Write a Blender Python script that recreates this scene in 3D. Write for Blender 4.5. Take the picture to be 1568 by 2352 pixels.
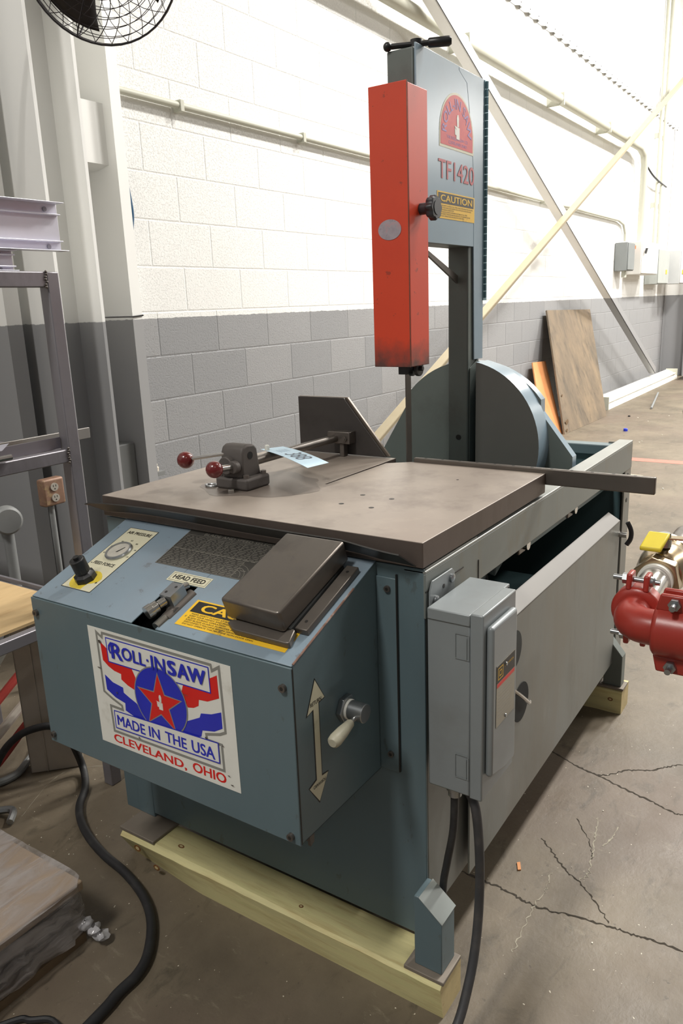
import bpy, bmesh, math, random
from mathutils import Vector, Matrix
random.seed(7)
SC = bpy.context.scene
for o in list(bpy.data.objects): bpy.data.objects.remove(o)

# ------------------------------------------------------------------ camera
cam = bpy.data.objects.new('camera', bpy.data.cameras.new('camera'))
SC.collection.objects.link(cam); SC.camera = cam
YAW, TILT, ROLL = -0.975983872, 1.31172464, -0.0384030551
cam.matrix_world = Matrix.Translation((-2.84062640, -2.78232788, 1.27725463)) @ (
    Matrix.Rotation(YAW, 4, 'Z') @ Matrix.Rotation(TILT, 4, 'X') @ Matrix.Rotation(ROLL, 4, 'Z'))
cam.data.sensor_fit = 'VERTICAL'; cam.data.sensor_height = 36.0; cam.data.sensor_width = 24.0
cam.data.lens = 1779.95483 * 36.0 / 2352.0
cam.data.clip_start = 0.05; cam.data.clip_end = 200

# ------------------------------------------------------------------ world, lamps, exposure
w = bpy.data.worlds.new('hall_air'); SC.world = w; w.use_nodes = True
w.node_tree.nodes['Background'].inputs[0].default_value = (0.98, 0.99, 1.0, 1)
w.node_tree.nodes['Background'].inputs[1].default_value = 0.17
def area_lamp(loc, power, sx=1.2, sy=0.5, col=(1, 0.97, 0.92), rz=0.0):
    l = bpy.data.lights.new('area_lamp', 'AREA'); l.shape = 'RECTANGLE'; l.size = sx; l.size_y = sy
    l.energy = power; l.color = col
    o = bpy.data.objects.new('area_lamp', l); SC.collection.objects.link(o)
    o.location = loc; o.rotation_euler = (0, 0, rz)
    return o
for loc, pw in [((-5.2, -1.7, 5.6), 210), ((-4.4, -6.0, 5.6), 25), ((1.6, -3.2, 5.8), 190),
                ((4.0, -3.2, 5.8), 460), ((8.2, -3.2, 5.8), 560), ((12.2, -3.2, 5.8), 460),
                ((4.4, -7.0, 5.8), 200), ((8.5, -8.2, 5.8), 330)]:
    area_lamp(loc, pw)
area_lamp((13.2, -8.6, 4.9), 620, 2.4, 1.0)  # added lamp, set where it mirrors as a highlight on the head door
SC.view_settings.view_transform = 'Standard'
SC.view_settings.look = 'None'
SC.view_settings.gamma = 1.0
SC.view_settings.use_curve_mapping = False
SC.view_settings.exposure = 0.0

# ------------------------------------------------------------------ materials
def lin(c):
    return tuple(((x/255)/12.92 if x/255 <= .04045 else (((x/255)+.055)/1.055)**2.4) for x in c) + (1,)
MATS = {}
def M(name, rgb, rough=.5, metal=0.0, var=.12, scale=6.0, stain=None, bump=0.0, bscale=150.0, spec=.5,
      stretch=(1, 1, 1), coat=0.0, zgrad=None, trans=0.0, alpha=1.0, emit=None):
    """rgb base; var = brightness mottling; stain=(rgb, amount, scale, sharp); zgrad=(rgb, z_lo, z_hi) wear near a level"""
    if name in MATS: return MATS[name]
    m = bpy.data.materials.new(name); MATS[name] = m; m.use_nodes = True
    nt = m.node_tree; N = nt.nodes; Lk = nt.links; b = N['Principled BSDF']
    b.inputs['Roughness'].default_value = rough; b.inputs['Metallic'].default_value = metal
    b.inputs['Specular IOR Level'].default_value = spec
    b.inputs['Coat Weight'].default_value = coat
    if trans: b.inputs['Transmission Weight'].default_value = trans
    if alpha < 1: b.inputs['Alpha'].default_value = alpha
    if emit: b.inputs['Emission Color'].default_value = lin(rgb); b.inputs['Emission Strength'].default_value = emit
    c = lin(rgb)
    geo = N.new('ShaderNodeNewGeometry')
    mp = N.new('ShaderNodeMapping'); mp.inputs['Scale'].default_value = stretch
    Lk.new(geo.outputs['Position'], mp.inputs['Vector'])
    def noise(sc, det=5.0, rgh=.6):
        n = N.new('ShaderNodeTexNoise'); n.inputs['Scale'].default_value = sc
        n.inputs['Detail'].default_value = det; n.inputs['Roughness'].default_value = rgh
        Lk.new(mp.outputs['Vector'], n.inputs['Vector']); return n
    def mix(a, bb, fac, mode='MIX'):
        x = N.new('ShaderNodeMix'); x.data_type = 'RGBA'; x.blend_type = mode
        for sock, val in ((0, fac), (6, a), (7, bb)):
            if hasattr(val, 'links') or hasattr(val, 'is_output'): Lk.new(val, x.inputs[sock])
            else: x.inputs[sock].default_value = val
        return x.outputs[2]
    def ramp(src, lo, hi):
        r = N.new('ShaderNodeMapRange'); r.inputs['From Min'].default_value = lo; r.inputs['From Max'].default_value = hi
        r.clamp = True
        Lk.new(src, r.inputs['Value']); return r.outputs['Result']
    col = c
    if var > 0:
        n = noise(scale)
        lo = tuple(min(1, x*(1-var)) for x in c[:3]) + (1,); hi = tuple(min(1, x*(1+var)) for x in c[:3]) + (1,)
        col = mix(lo, hi, ramp(n.outputs['Fac'], .3, .7))
    if stain:
        for i in range(0, len(stain), 4):
            srgb, amt, ssc, shp = stain[i:i+4]
            n = noise(ssc, 6.0, .65)
            lo_ = .50+.15*shp; r = ramp(n.outputs['Fac'], lo_, lo_+.22*(1-shp)+.015)
            mm = N.new('ShaderNodeMath'); mm.operation = 'MULTIPLY'; mm.inputs[1].default_value = amt; Lk.new(r, mm.inputs[0])
            col = mix(col, lin(srgb), mm.outputs[0])
    if zgrad:
        zrgb, zlo, zhi = zgrad
        sp = N.new('ShaderNodeSeparateXYZ'); Lk.new(geo.outputs['Position'], sp.inputs[0])
        n = noise(22, 5)
        a = N.new('ShaderNodeMath'); a.operation = 'MULTIPLY_ADD'; a.inputs[1].default_value = abs(zhi-zlo)*1.6
        Lk.new(n.outputs['Fac'], a.inputs[0]); Lk.new(sp.outputs[2], a.inputs[2])
        s2 = N.new('ShaderNodeMath'); s2.operation = 'SUBTRACT'; s2.inputs[1].default_value = abs(zhi-zlo)*.8; Lk.new(a.outputs[0], s2.inputs[0])
        r = N.new('ShaderNodeMapRange'); r.inputs['From Min'].default_value = zlo; r.inputs['From Max'].default_value = zhi
        r.inputs['To Min'].default_value = 1; r.inputs['To Max'].default_value = 0
        Lk.new(s2.outputs[0], r.inputs['Value'])
        col = mix(col, lin(zrgb), r.outputs['Result'])
    if hasattr(col, 'links'): Lk.new(col, b.inputs['Base Color'])
    else: b.inputs['Base Color'].default_value = col
    if bump > 0:
        n = noise(bscale, 3.0)
        bp = N.new('ShaderNodeBump'); bp.inputs['Strength'].default_value = bump; bp.inputs['Distance'].default_value = .002
        Lk.new(n.outputs['Fac'], bp.inputs['Height']); Lk.new(bp.outputs[0], b.inputs['Normal'])
    return m

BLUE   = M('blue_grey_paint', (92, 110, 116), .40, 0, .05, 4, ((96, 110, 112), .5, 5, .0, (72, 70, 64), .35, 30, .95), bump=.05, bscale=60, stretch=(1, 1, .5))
BLUEL  = M('blue_grey_paint_lit_slope', (124, 140, 152), .36, 0, .05, 5, ((118, 122, 128), .5, 5, .0, (84, 78, 74), .4, 40, .95))  # same paint, paler on the slope: light from above put into the colour
BLUEH  = M('blue_grey_paint_lit_head', (134, 154, 168), .27, 0, .04, 4, ((136, 148, 156), .5, 5, .0))  # same paint made paler: bright reflections on door and rims put into colour
GREENG = M('dark_green_grey_paint', (98, 106, 102), .45, 0, .08, 5, ((66, 66, 62), .5, 4, .1, (92, 88, 82), .4, 3, .0))
DISCM  = M('grey_primer', (84, 84, 80), .6, 0, .06, 6)
SIDE   = M('worn_grey_side_paint', (122, 124, 120), .42, .1, .06, 4, ((116, 108, 92), .9, 2.6, -.15, (92, 92, 82), .8, 5, .0, (136, 136, 132), .4, 14, .5), stretch=(1, 1, .35), bump=.04, bscale=8)
RAILM  = M('rail_paint', (118, 124, 121), .42, .1, .08, 6, ((120, 112, 92), .6, 10, .3), stretch=(1, 1, .4))
EDGEM  = M('bare_edge_paint', (158, 160, 156), .4, .3, .06, 12)
TABLE  = M('table_steel', (154, 143, 133), .40, .25, .06, 3.5, ((136, 125, 116), .8, 3, -.1, (118, 108, 101), .7, 6, .2, (172, 160, 148), .5, 9, .1), bump=.03, bscale=90)
TEDGE  = M('table_edge_steel', (92, 82, 76), .5, .35, .12, 8, ((70, 58, 48), .7, 11, .2, (104, 96, 90), .4, 22, .4), stretch=(1, 1, .4))
STEEL  = M('dark_steel', (112, 106, 101), .38, .7, .12, 12, ((70, 66, 62), .6, 16, .3))
STEELB = M('bar_steel', (104, 98, 92), .38, .6, .10, 10)
COVERM = M('pedal_cover_steel', (112, 106, 100), .33, .75, .08, 7, ((78, 74, 72), .6, 8, .2, (128, 116, 100), .4, 11, .2))
JAWM   = M('jaw_steel', (70, 66, 64), .5, .4, .10, 8, ((52, 48, 46), .5, 10, .2))
JAWE   = M('jaw_edge', (118, 108, 98), .4, .6, .1, 20)
CAST   = M('cast_iron', (92, 87, 84), .6, .3, .08, 20, ((84, 78, 74), .5, 12, .2), bump=.12, bscale=400)
CHROME = M('bright_steel', (190, 188, 184), .22, .95, .05, 20)
ZINC   = M('zinc', (165, 168, 170), .3, .9, .06, 40)
BLACK  = M('black_plastic', (26, 26, 28), .38, 0, .1, 20)
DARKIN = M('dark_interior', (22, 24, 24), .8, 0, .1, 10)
TEAL   = M('teal_inside', (78, 102, 106), .45, 0, .1, 5)
RED    = M('guard_orange_red', (206, 66, 36), .42, 0, .04, 5, ((192, 56, 34), .5, 6, .0, (120, 52, 40), .6, 26, 1.0), zgrad=((88, 58, 52), 1.135, 1.20))
REDE   = M('guard_corner_wear', (110, 72, 58), .5, .2, .2, 40)
BALL   = M('maroon_ball', (104, 24, 24), .25, 0, .05, 20, coat=.5)
WHITE  = M('sticker_white', (226, 226, 218), .4, 0, .02, 20, ((180, 176, 160), .35, 14, .6))
CREAM  = M('cream_plate', (206, 202, 176), .4, 0, .03, 20, ((170, 166, 140), .5, 18, .5))
STAINY = M('yellow_stain', (214, 190, 60), .45, 0, .15, 60)
PRBLUE = M('print_blue', (34, 44, 182), .38, 0, .04, 20)
PRRED  = M('print_red', (214, 28, 22), .38, 0, .04, 20)
PRGREY = M('print_grey', (136, 136, 130), .4, 0, .04, 20)
PRBLK  = M('print_black', (34, 32, 30), .45, 0, .04, 20)
PRPURP = M('faded_blue_print', (108, 60, 150), .35, 0, .05, 30)
PRDRED = M('faded_red_print', (200, 50, 54), .42, 0, .08, 30, ((214, 90, 60), .5, 30, .2))
PRTF   = M('model_number_red', (178, 78, 84), .4, 0, .05, 20)
YELLOW = M('caution_yellow', (226, 180, 42), .42, 0, .05, 20, ((84, 70, 50), .7, 46, .92))
CHARTM = M('chart_plate', (74, 72, 68), .38, .35, .1, 30)
CHARTL = M('chart_lines', (142, 138, 128), .4, .3, .1, 60)
ENCL   = M('enclosure_grey', (134, 140, 142), .36, .1, .05, 8, ((122, 124, 122), .5, 7, .2))
SILVER = M('silver_label', (150, 146, 134), .3, .6, .05, 50)
RUBBER = M('black_rubber', (36, 36, 38), .55, 0, .15, 30, ((66, 66, 64), .5, 18, .2))
RUBBERG= M('grey_jacket', (58, 58, 60), .5, 0, .15, 20, ((90, 84, 78), .5, 10, .2))
PINE   = M('treated_pine', (212, 203, 150), .6, 0, .16, 3, ((182, 160, 108), .85, 4, -.1, (172, 176, 120), .5, 3, .1), stretch=(14, 1.4, 14), bump=.1, bscale=30)
PINEE  = M('pine_end_grain', (196, 178, 132), .65, 0, .12, 30, ((150, 128, 86), .6, 60, .3), stretch=(1, 1, 1))
KNOT   = M('pine_knot', (118, 78, 40), .6, 0, .25, 90)
PLY    = M('weathered_plywood', (118, 103, 84), .75, 0, .12, 3, ((76, 71, 63), .95, 1.7, -.25, (156, 134, 104), .7, 1.4, .0, (60, 54, 47), .7, 6, .1), stretch=(2.2, 2.2, .5), bump=.15, bscale=60)
PLYN   = M('orange_plywood', (210, 144, 92), .7, 0, .10, 4, ((190, 122, 74), .5, 6, .2), stretch=(1, 1, .4))
PLYSH  = M('shelf_plywood', (196, 168, 124), .6, 0, .10, 4, ((166, 132, 88), .6, 7, .3), stretch=(1, 5, 1))
PLYE   = M('plywood_edge', (110, 88, 62), .8, 0, .2, 60)
RACK   = M('rack_tube_steel', (132, 129, 134), .35, .4, .08, 8, ((84, 78, 80), .5, 8, .2), stretch=(1, 1, .5))
GALV   = M('galvanised_channel', (226, 226, 238), .25, .2, .04, 8)
WOODLT = M('light_fixture_white', (236, 234, 226), .5, 0, .03, 4)
PIPEW  = M('painted_conduit', (190, 190, 176), .5, 0, .04, 4)
BRACEM = M('brace_paint', (176, 164, 138), .5, 0, .05, 3, ((160, 144, 114), .5, 3, .1))
REDP   = M('red_fitting_paint', (158, 52, 42), .33, .0, .06, 12, ((140, 42, 36), .5, 20, .1), bump=.06, bscale=120)
BRASS  = M('nickel_brass', (176, 158, 128), .25, .9, .06, 15)
YPLAS  = M('yellow_sleeve', (228, 208, 60), .45, 0, .04, 30)
CARD   = M('pale_blue_card', (196, 222, 238), .6, 0, .02, 20)
RUSTY  = M('rusty_box', (136, 106, 88), .5, .2, .15, 30, ((176, 158, 110), .7, 28, .3))
GREYP  = M('grey_painted_steel', (126, 128, 128), .5, 0, .08, 4, ((112, 108, 100), .5, 6, .2))
HOSER  = M('red_hose', (176, 66, 60), .5, 0, .08, 10)
HOSEW  = M('white_hose', (200, 192, 180), .6, 0, .06, 10)
HOSEG  = M('grey_hose', (112, 112, 104), .5, 0, .06, 10)
BLUEHO = M('blue_hose', (28, 74, 108), .4, 0, .1, 10)
BLUEPL = M('blue_plastic', (24, 52, 190), .35, 0, .05, 10)
REDPL  = M('red_plastic', (214, 44, 34), .35, 0, .05, 10)
CONCR  = M('crack_shadow', (56, 50, 41), .95, 0, .2, 60)
CHALK  = M('chalk_mark', (160, 154, 138), .9, 0, .2, 60)
FLRED  = M('worn_red_floor_paint', (196, 112, 98), .8, 0, .12, 30, ((150, 126, 104), .8, 30, .4))
FANM   = M('fan_dark', (52, 48, 46), .4, .4, .1, 20)
FANC   = M('fan_cage_wire', (60, 56, 58), .35, .6, .1, 20)

def wall_paint(name, bump):
    m = bpy.data.materials.new(name); m.use_nodes = True; nt = m.node_tree; N = nt.nodes; L = nt.links; b = N['Principled BSDF']
    b.inputs['Roughness'].default_value = .48
    g = N.new('ShaderNodeNewGeometry'); sp = N.new('ShaderNodeSeparateXYZ'); L.new(g.outputs['Position'], sp.inputs[0])
    n = N.new('ShaderNodeTexNoise'); n.inputs['Scale'].default_value = 30; L.new(g.outputs['Position'], n.inputs['Vector'])
    a = N.new('ShaderNodeMath'); a.operation = 'MULTIPLY_ADD'; a.inputs[1].default_value = .012
    L.new(n.outputs['Fac'], a.inputs[0]); L.new(sp.outputs[2], a.inputs[2])
    st = N.new('ShaderNodeMapRange'); st.inputs['From Min'].default_value = 1.260; st.inputs['From Max'].default_value = 1.263
    L.new(a.outputs[0], st.inputs['Value'])
    n2 = N.new('ShaderNodeTexNoise'); n2.inputs['Scale'].default_value = 3; n2.inputs['Detail'].default_value = 6; L.new(g.outputs['Position'], n2.inputs['Vector'])
    def mx(c1, c2, f):
        x = N.new('ShaderNodeMix'); x.data_type = 'RGBA'
        for s, v in ((0, f), (6, c1), (7, c2)):
            if hasattr(v, 'links'): L.new(v, x.inputs[s])
            else: x.inputs[s].default_value = v
        return x.outputs[2]
    oi = N.new('ShaderNodeObjectInfo')
    wh = mx(lin((236, 236, 233)), lin((244, 244, 241)), n2.outputs['Fac'])
    gr = mx(lin((140, 141, 143)), lin((154, 154, 155)), oi.outputs['Random'])
    L.new(mx(gr, wh, st.outputs['Result']), b.inputs['Base Color'])
    if bump:
        v = N.new('ShaderNodeTexNoise'); v.inputs['Scale'].default_value = 110; v.inputs['Detail'].default_value = 4; v.inputs['Roughness'].default_value = .75
        L.new(g.outputs['Position'], v.inputs['Vector'])
        r = N.new('ShaderNodeMapRange'); r.inputs['From Min'].default_value = .33; r.inputs['From Max'].default_value = .5; L.new(v.outputs['Fac'], r.inputs['Value'])
        bp = N.new('ShaderNodeBump'); bp.inputs['Strength'].default_value = bump; bp.inputs['Distance'].default_value = .003
        L.new(r.outputs['Result'], bp.inputs['Height']); L.new(bp.outputs[0], b.inputs['Normal'])
    MATS[name] = m; return m
CMU = wall_paint('painted_block', .55)
PAINTS = wall_paint('two_tone_paint', 0)

def floor_mat():
    m = bpy.data.materials.new('concrete_floor'); m.use_nodes = True; nt = m.node_tree; N = nt.nodes; L = nt.links; b = N['Principled BSDF']
    g = N.new('ShaderNodeNewGeometry')
    def noise(s, d=6, r=.6, st=None, dist=0):
        n = N.new('ShaderNodeTexNoise'); n.inputs['Scale'].default_value = s; n.inputs['Detail'].default_value = d; n.inputs['Roughness'].default_value = r
        n.inputs['Distortion'].default_value = dist
        if st:
            mp = N.new('ShaderNodeMapping'); mp.inputs['Scale'].default_value = st; L.new(g.outputs['Position'], mp.inputs['Vector']); L.new(mp.outputs[0], n.inputs['Vector'])
        else: L.new(g.outputs['Position'], n.inputs['Vector'])
        return n.outputs['Fac']
    def rng(s, lo, hi):
        r = N.new('ShaderNodeMapRange'); r.inputs['From Min'].default_value = lo; r.inputs['From Max'].default_value = hi; L.new(s, r.inputs['Value']); return r.outputs['Result']
    def mx(c1, c2, f, mode='MIX'):
        x = N.new('ShaderNodeMix'); x.data_type = 'RGBA'; x.blend_type = mode
        for s, v in ((0, f), (6, c1), (7, c2)):
            if hasattr(v, 'links'): L.new(v, x.inputs[s])
            else: x.inputs[s].default_value = v
        return x.outputs[2]
    c = mx(lin((88, 79, 66)), lin((120, 109, 92)), rng(noise(2.3, 8, .65), .32, .68))
    c = mx(c, lin((106, 92, 80)), rng(noise(1.1, 4, .5, None, .6), .5, .75))
    c = mx(c, lin((72, 66, 54)), rng(noise(6.5, 7, .7, (1, 2.2, 1), .8), .56, .74))
    c = mx(c, lin((140, 131, 113)), rng(noise(9, 8, .75, (2.4, 1, 1), .5), .60, .78))
    c = mx(c, lin((84, 76, 64)), rng(noise(46, 4, .7), .64, .72))
    c = mx(c, lin((206, 198, 180)), rng(noise(90, 2, .5), .735, .76))
    L.new(c, b.inputs['Base Color'])
    rr = rng(noise(5, 6, .6), .2, .8); ro = N.new('ShaderNodeMapRange'); ro.inputs['To Min'].default_value = .34; ro.inputs['To Max'].default_value = .68; L.new(rr, ro.inputs['Value'])
    L.new(ro.outputs['Result'], b.inputs['Roughness'])
    bp = N.new('ShaderNodeBump'); bp.inputs['Strength'].default_value = .35; bp.inputs['Distance'].default_value = .004; L.new(noise(24, 8, .7), bp.inputs['Height']); L.new(bp.outputs[0], b.inputs['Normal'])
    return m
FLOOR = floor_mat()

def wrap_mat():
    m = bpy.data.materials.new('stretch_wrap'); m.use_nodes = True; nt = m.node_tree; N = nt.nodes; L = nt.links
    b = N['Principled BSDF']; b.inputs['Base Color'].default_value = lin((196, 190, 188)); b.inputs['Roughness'].default_value = .16
    g = N.new('ShaderNodeNewGeometry'); mp = N.new('ShaderNodeMapping'); mp.inputs['Scale'].default_value = (.35, 1.2, 2.2); mp.inputs['Rotation'].default_value = (.0, .0, .5)
    L.new(g.outputs['Position'], mp.inputs['Vector'])
    n = N.new('ShaderNodeTexNoise'); n.inputs['Scale'].default_value = 18; n.inputs['Detail'].default_value = 6; n.inputs['Distortion'].default_value = 1.2; L.new(mp.outputs[0], n.inputs['Vector'])
    bp = N.new('ShaderNodeBump'); bp.inputs['Strength'].default_value = .5; bp.inputs['Distance'].default_value = .006; L.new(n.outputs['Fac'], bp.inputs['Height']); L.new(bp.outputs[0], b.inputs['Normal'])
    tr = N.new('ShaderNodeBsdfTransparent'); mxs = N.new('ShaderNodeMixShader')
    r = N.new('ShaderNodeMapRange'); r.inputs['From Min'].default_value = .35; r.inputs['From Max'].default_value = .65; r.inputs['To Min'].default_value = .15; r.inputs['To Max'].default_value = .68
    L.new(n.outputs['Fac'], r.inputs['Value']); L.new(r.outputs['Result'], mxs.inputs[0]); L.new(tr.outputs[0], mxs.inputs[1]); L.new(b.outputs[0], mxs.inputs[2])
    L.new(mxs.outputs[0], N['Material Output'].inputs['Surface'])
    MATS['stretch_wrap'] = m; return m
WRAP = wrap_mat()

# ------------------------------------------------------------------ mesh helpers
V = Vector
class G:
    """collects world-space geometry; build() links it as ONE mesh object"""
    def __init__(s): s.v = []; s.f = []; s.m = []; s.mats = []
    def _mi(s, mat):
        if mat is None: return 0
        if mat not in s.mats: s.mats.append(mat)
        return s.mats.index(mat)
    def add(s, vs, fs, mat=None):
        k = len(s.v); mi = s._mi(mat); s.v += [tuple(p) for p in vs]
        for f in fs: s.f.append([k+i for i in f]); s.m.append(mi)
        return s
    def box(s, a, b, mat=None):
        x0, x1 = sorted((a[0], b[0])); y0, y1 = sorted((a[1], b[1])); z0, z1 = sorted((a[2], b[2]))
        vs = [(x0,y0,z0),(x1,y0,z0),(x1,y1,z0),(x0,y1,z0),(x0,y0,z1),(x1,y0,z1),(x1,y1,z1),(x0,y1,z1)]
        return s.add(vs, [(0,3,2,1),(4,5,6,7),(0,1,5,4),(1,2,6,5),(2,3,7,6),(3,0,4,7)], mat)
    def hexa(s, q, d, mat=None):
        """quad q (4 points) extruded by vector d"""
        q = [V(p) for p in q]; d = V(d); vs = q + [p+d for p in q]
        return s.add(vs, [(0,1,2,3),(7,6,5,4),(0,4,5,1),(1,5,6,2),(2,6,7,3),(3,7,4,0)], mat)
    def prism(s, pts, d, mat=None):
        pts = [V(p) for p in pts]; d = V(d); n = len(pts)
        return s.add(pts+[p+d for p in pts], [tuple(range(n)), tuple(range(2*n-1, n-1, -1))] + [(i, n+i, n+(i+1) % n, (i+1) % n) for i in range(n)], mat)
    def cyl(s, p0, p1, r, n=20, r1=None, mat=None, cap=True, rot=0.0):
        p0 = V(p0); p1 = V(p1); ax = (p1-p0).normalized(); r1 = r if r1 is None else r1
        t = V((0,0,1)) if abs(ax.z) < .9 else V((1,0,0)); u = ax.cross(t).normalized(); w_ = ax.cross(u)
        vs = []
        for p, rr in ((p0, r), (p1, r1)):
            for i in range(n):
                a = 2*math.pi*i/n+rot; vs.append(p+u*math.cos(a)*rr+w_*math.sin(a)*rr)
        fs = [(i, (i+1) % n, n+(i+1) % n, n+i) for i in range(n)]
        if cap: fs += [tuple(range(n-1, -1, -1)), tuple(range(n, 2*n))]
        return s.add(vs, fs, mat)
    def lathe(s, p0, ax, prof, n=24, mat=None):
        """prof: list of (distance along axis, radius)"""
        p0 = V(p0); ax = V(ax).normalized(); t = V((0,0,1)) if abs(ax.z) < .9 else V((1,0,0)); u = ax.cross(t).normalized(); w_ = ax.cross(u)
        vs = []
        for h, r in prof:
            for i in range(n):
                a = 2*math.pi*i/n; vs.append(p0+ax*h+u*math.cos(a)*r+w_*math.sin(a)*r)
        fs = []
        for k in range(len(prof)-1):
            for i in range(n): fs.append((k*n+i, k*n+(i+1) % n, (k+1)*n+(i+1) % n, (k+1)*n+i))
        fs += [tuple(range(n-1, -1, -1)), tuple(range((len(prof)-1)*n, len(prof)*n))]
        return s.add(vs, fs, mat)
    def ball(s, c, r, n=20, mat=None, sz=1.0):
        prof = [(-r*math.cos(math.pi*k/12)*sz, max(1e-5, r*math.sin(math.pi*k/12))) for k in range(13)]
        return s.lathe(c, (0,0,1), prof, n, mat)
    def tube(s, path, r, n=10, mat=None, closed=False, smooth=True):
        pts = [V(p) for p in path]
        if smooth and len(pts) > 2: pts = catmull(pts, 6, closed)
        m = len(pts); vs = []; prev = None
        for i, p in enumerate(pts):
            a = pts[(i-1) % m] if closed else pts[max(0, i-1)]; b = pts[(i+1) % m] if closed else pts[min(m-1, i+1)]
            t = (b-a).normalized()
            if prev is None:
                h = V((0,0,1)) if abs(t.z) < .9 else V((1,0,0)); u = t.cross(h).normalized()
            else: u = (prev - t*prev.dot(t)).normalized()
            prev = u; w_ = t.cross(u)
            for k in range(n):
                an = 2*math.pi*k/n; vs.append(p+u*math.cos(an)*r+w_*math.sin(an)*r)
        fs = []
        for i in range(m if closed else m-1):
            j = (i+1) % m
            for k in range(n): fs.append((i*n+k, i*n+(k+1) % n, j*n+(k+1) % n, j*n+k))
        if not closed: fs += [tuple(range(n-1, -1, -1)), tuple(range((m-1)*n, m*n))]
        return s.add(vs, fs, mat)
    def build(s, name, mat, parent=None, bevel=0.0, seg=2, smooth=35, recalc=True):
        me = bpy.data.meshes.new(name)
        xs = [p[0] for p in s.v]; ys = [p[1] for p in s.v]; zs = [p[2] for p in s.v]
        c = V(((min(xs)+max(xs))/2, (min(ys)+max(ys))/2, min(zs) if parent is None else (min(zs)+max(zs))/2))
        me.from_pydata([(p[0]-c.x, p[1]-c.y, p[2]-c.z) for p in s.v], [], s.f)
        if s.mats:
            for mm in s.mats: me.materials.append(mm)
            me.polygons.foreach_set('material_index', s.m)
        else: me.materials.append(mat)
        if recalc:
            bm = bmesh.new(); bm.from_mesh(me); bmesh.ops.recalc_face_normals(bm, faces=bm.faces); bm.to_mesh(me); bm.free()
        if smooth: me.shade_smooth(); me.set_sharp_from_angle(angle=math.radians(smooth))
        o = bpy.data.objects.new(name, me); SC.collection.objects.link(o)
        pw = WLOC[parent.name] if parent else V((0,0,0))
        o.location = c - pw; WLOC[o.name] = c
        if parent: o.parent = parent
        if bevel:
            b = o.modifiers.new('bevel', 'BEVEL'); b.width = bevel; b.segments = seg; b.limit_method = 'ANGLE'; b.angle_limit = math.radians(40)
            b.harden_normals = False
        return o
WLOC = {}
def catmull(pts, k, closed=False):
    out = []; n = len(pts)
    for i in range(n if closed else n-1):
        p0 = pts[(i-1) % n] if closed or i > 0 else pts[0]; p1 = pts[i]; p2 = pts[(i+1) % n]; p3 = pts[(i+2) % n] if closed or i < n-2 else pts[n-1]
        for j in range(k):
            t = j/k
            out.append(.5*((2*p1)+(p2-p0)*t+(2*p0-5*p1+4*p2-p3)*t*t+(-p0+3*p1-3*p2+p3)*t**3))
    if not closed: out.append(pts[-1])
    return out
def thing(name, loc, label, cat, group=None):
    o = bpy.data.objects.new(name, None); SC.collection.objects.link(o); o.location = loc; o.empty_display_size = .1
    WLOC[o.name] = V(loc); o['label'] = label; o['category'] = cat
    if group: o['group'] = group
    return o
def tag(o, label, cat, group=None, kind=None):
    o['label'] = label; o['category'] = cat
    if group: o['group'] = group
    if kind: o['kind'] = kind
    return o
def struct(o): o['kind'] = 'structure'; return o

class Frame:
    """a flat working plane in the scene: u right, v up, h proud of the surface"""
    def __init__(s, O, U, Vv, N): s.O = V(O); s.U = V(U).normalized(); s.V = V(Vv).normalized(); s.N = V(N).normalized()
    def p(s, u, v, h=0.0): return s.O+s.U*u+s.V*v+s.N*h
def plate(g, fr, pts, h0, t, mat=None): return g.prism([fr.p(u, v, h0) for u, v in pts], fr.N*t, mat)
def rect(u0, v0, u1, v1): return [(u0,v0),(u1,v0),(u1,v1),(u0,v1)]
def fbox(g, fr, u0, v0, u1, v1, h0, h1, mat=None): return plate(g, fr, rect(u0,v0,u1,v1), h0, h1-h0, mat)
def outline(g, fr, pts, wd, h, t=.0004, closed=True, mat=None):
    """a printed line of width wd along pts"""
    n = len(pts); P2 = [V((p[0], p[1], 0)) for p in pts]; L_ = []; R_ = []
    for i in range(n):
        a = P2[(i-1) % n] if closed or i > 0 else None; b = P2[(i+1) % n] if closed or i < n-1 else None
        d1 = (P2[i]-a).normalized() if a is not None else (b-P2[i]).normalized(); d2 = (b-P2[i]).normalized() if b is not None else d1
        n1 = V((-d1.y, d1.x, 0)); n2 = V((-d2.y, d2.x, 0)); m = n1+n2
        m = m.normalized() if m.length > 1e-6 else n1
        k = min(2.5, 1/max(.2, m.dot(n1)))*wd/2; L_.append(P2[i]+m*k); R_.append(P2[i]-m*k)
    vs = [fr.p(p.x, p.y, h+t) for p in L_]+[fr.p(p.x, p.y, h+t) for p in R_]
    fs = [(i, (i+1) % n, n+(i+1) % n, n+i) for i in range(n if closed else n-1)]
    g.add(vs, fs, mat)
    return g
def text_polys(s, bold=0.0):
    cu = bpy.data.curves.new('t', 'FONT'); cu.body = s; cu.size = 1; cu.offset = bold; cu.resolution_u = 3
    o = bpy.data.objects.new('t', cu); SC.collection.objects.link(o)
    dg = bpy.context.evaluated_depsgraph_get(); me = bpy.data.meshes.new_from_object(o.evaluated_get(dg))
    vs = [v.co.copy() for v in me.vertices]; fs = [tuple(p.vertices) for p in me.polygons]
    bpy.data.objects.remove(o); bpy.data.curves.remove(cu); bpy.data.meshes.remove(me)
    return vs, fs
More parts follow.
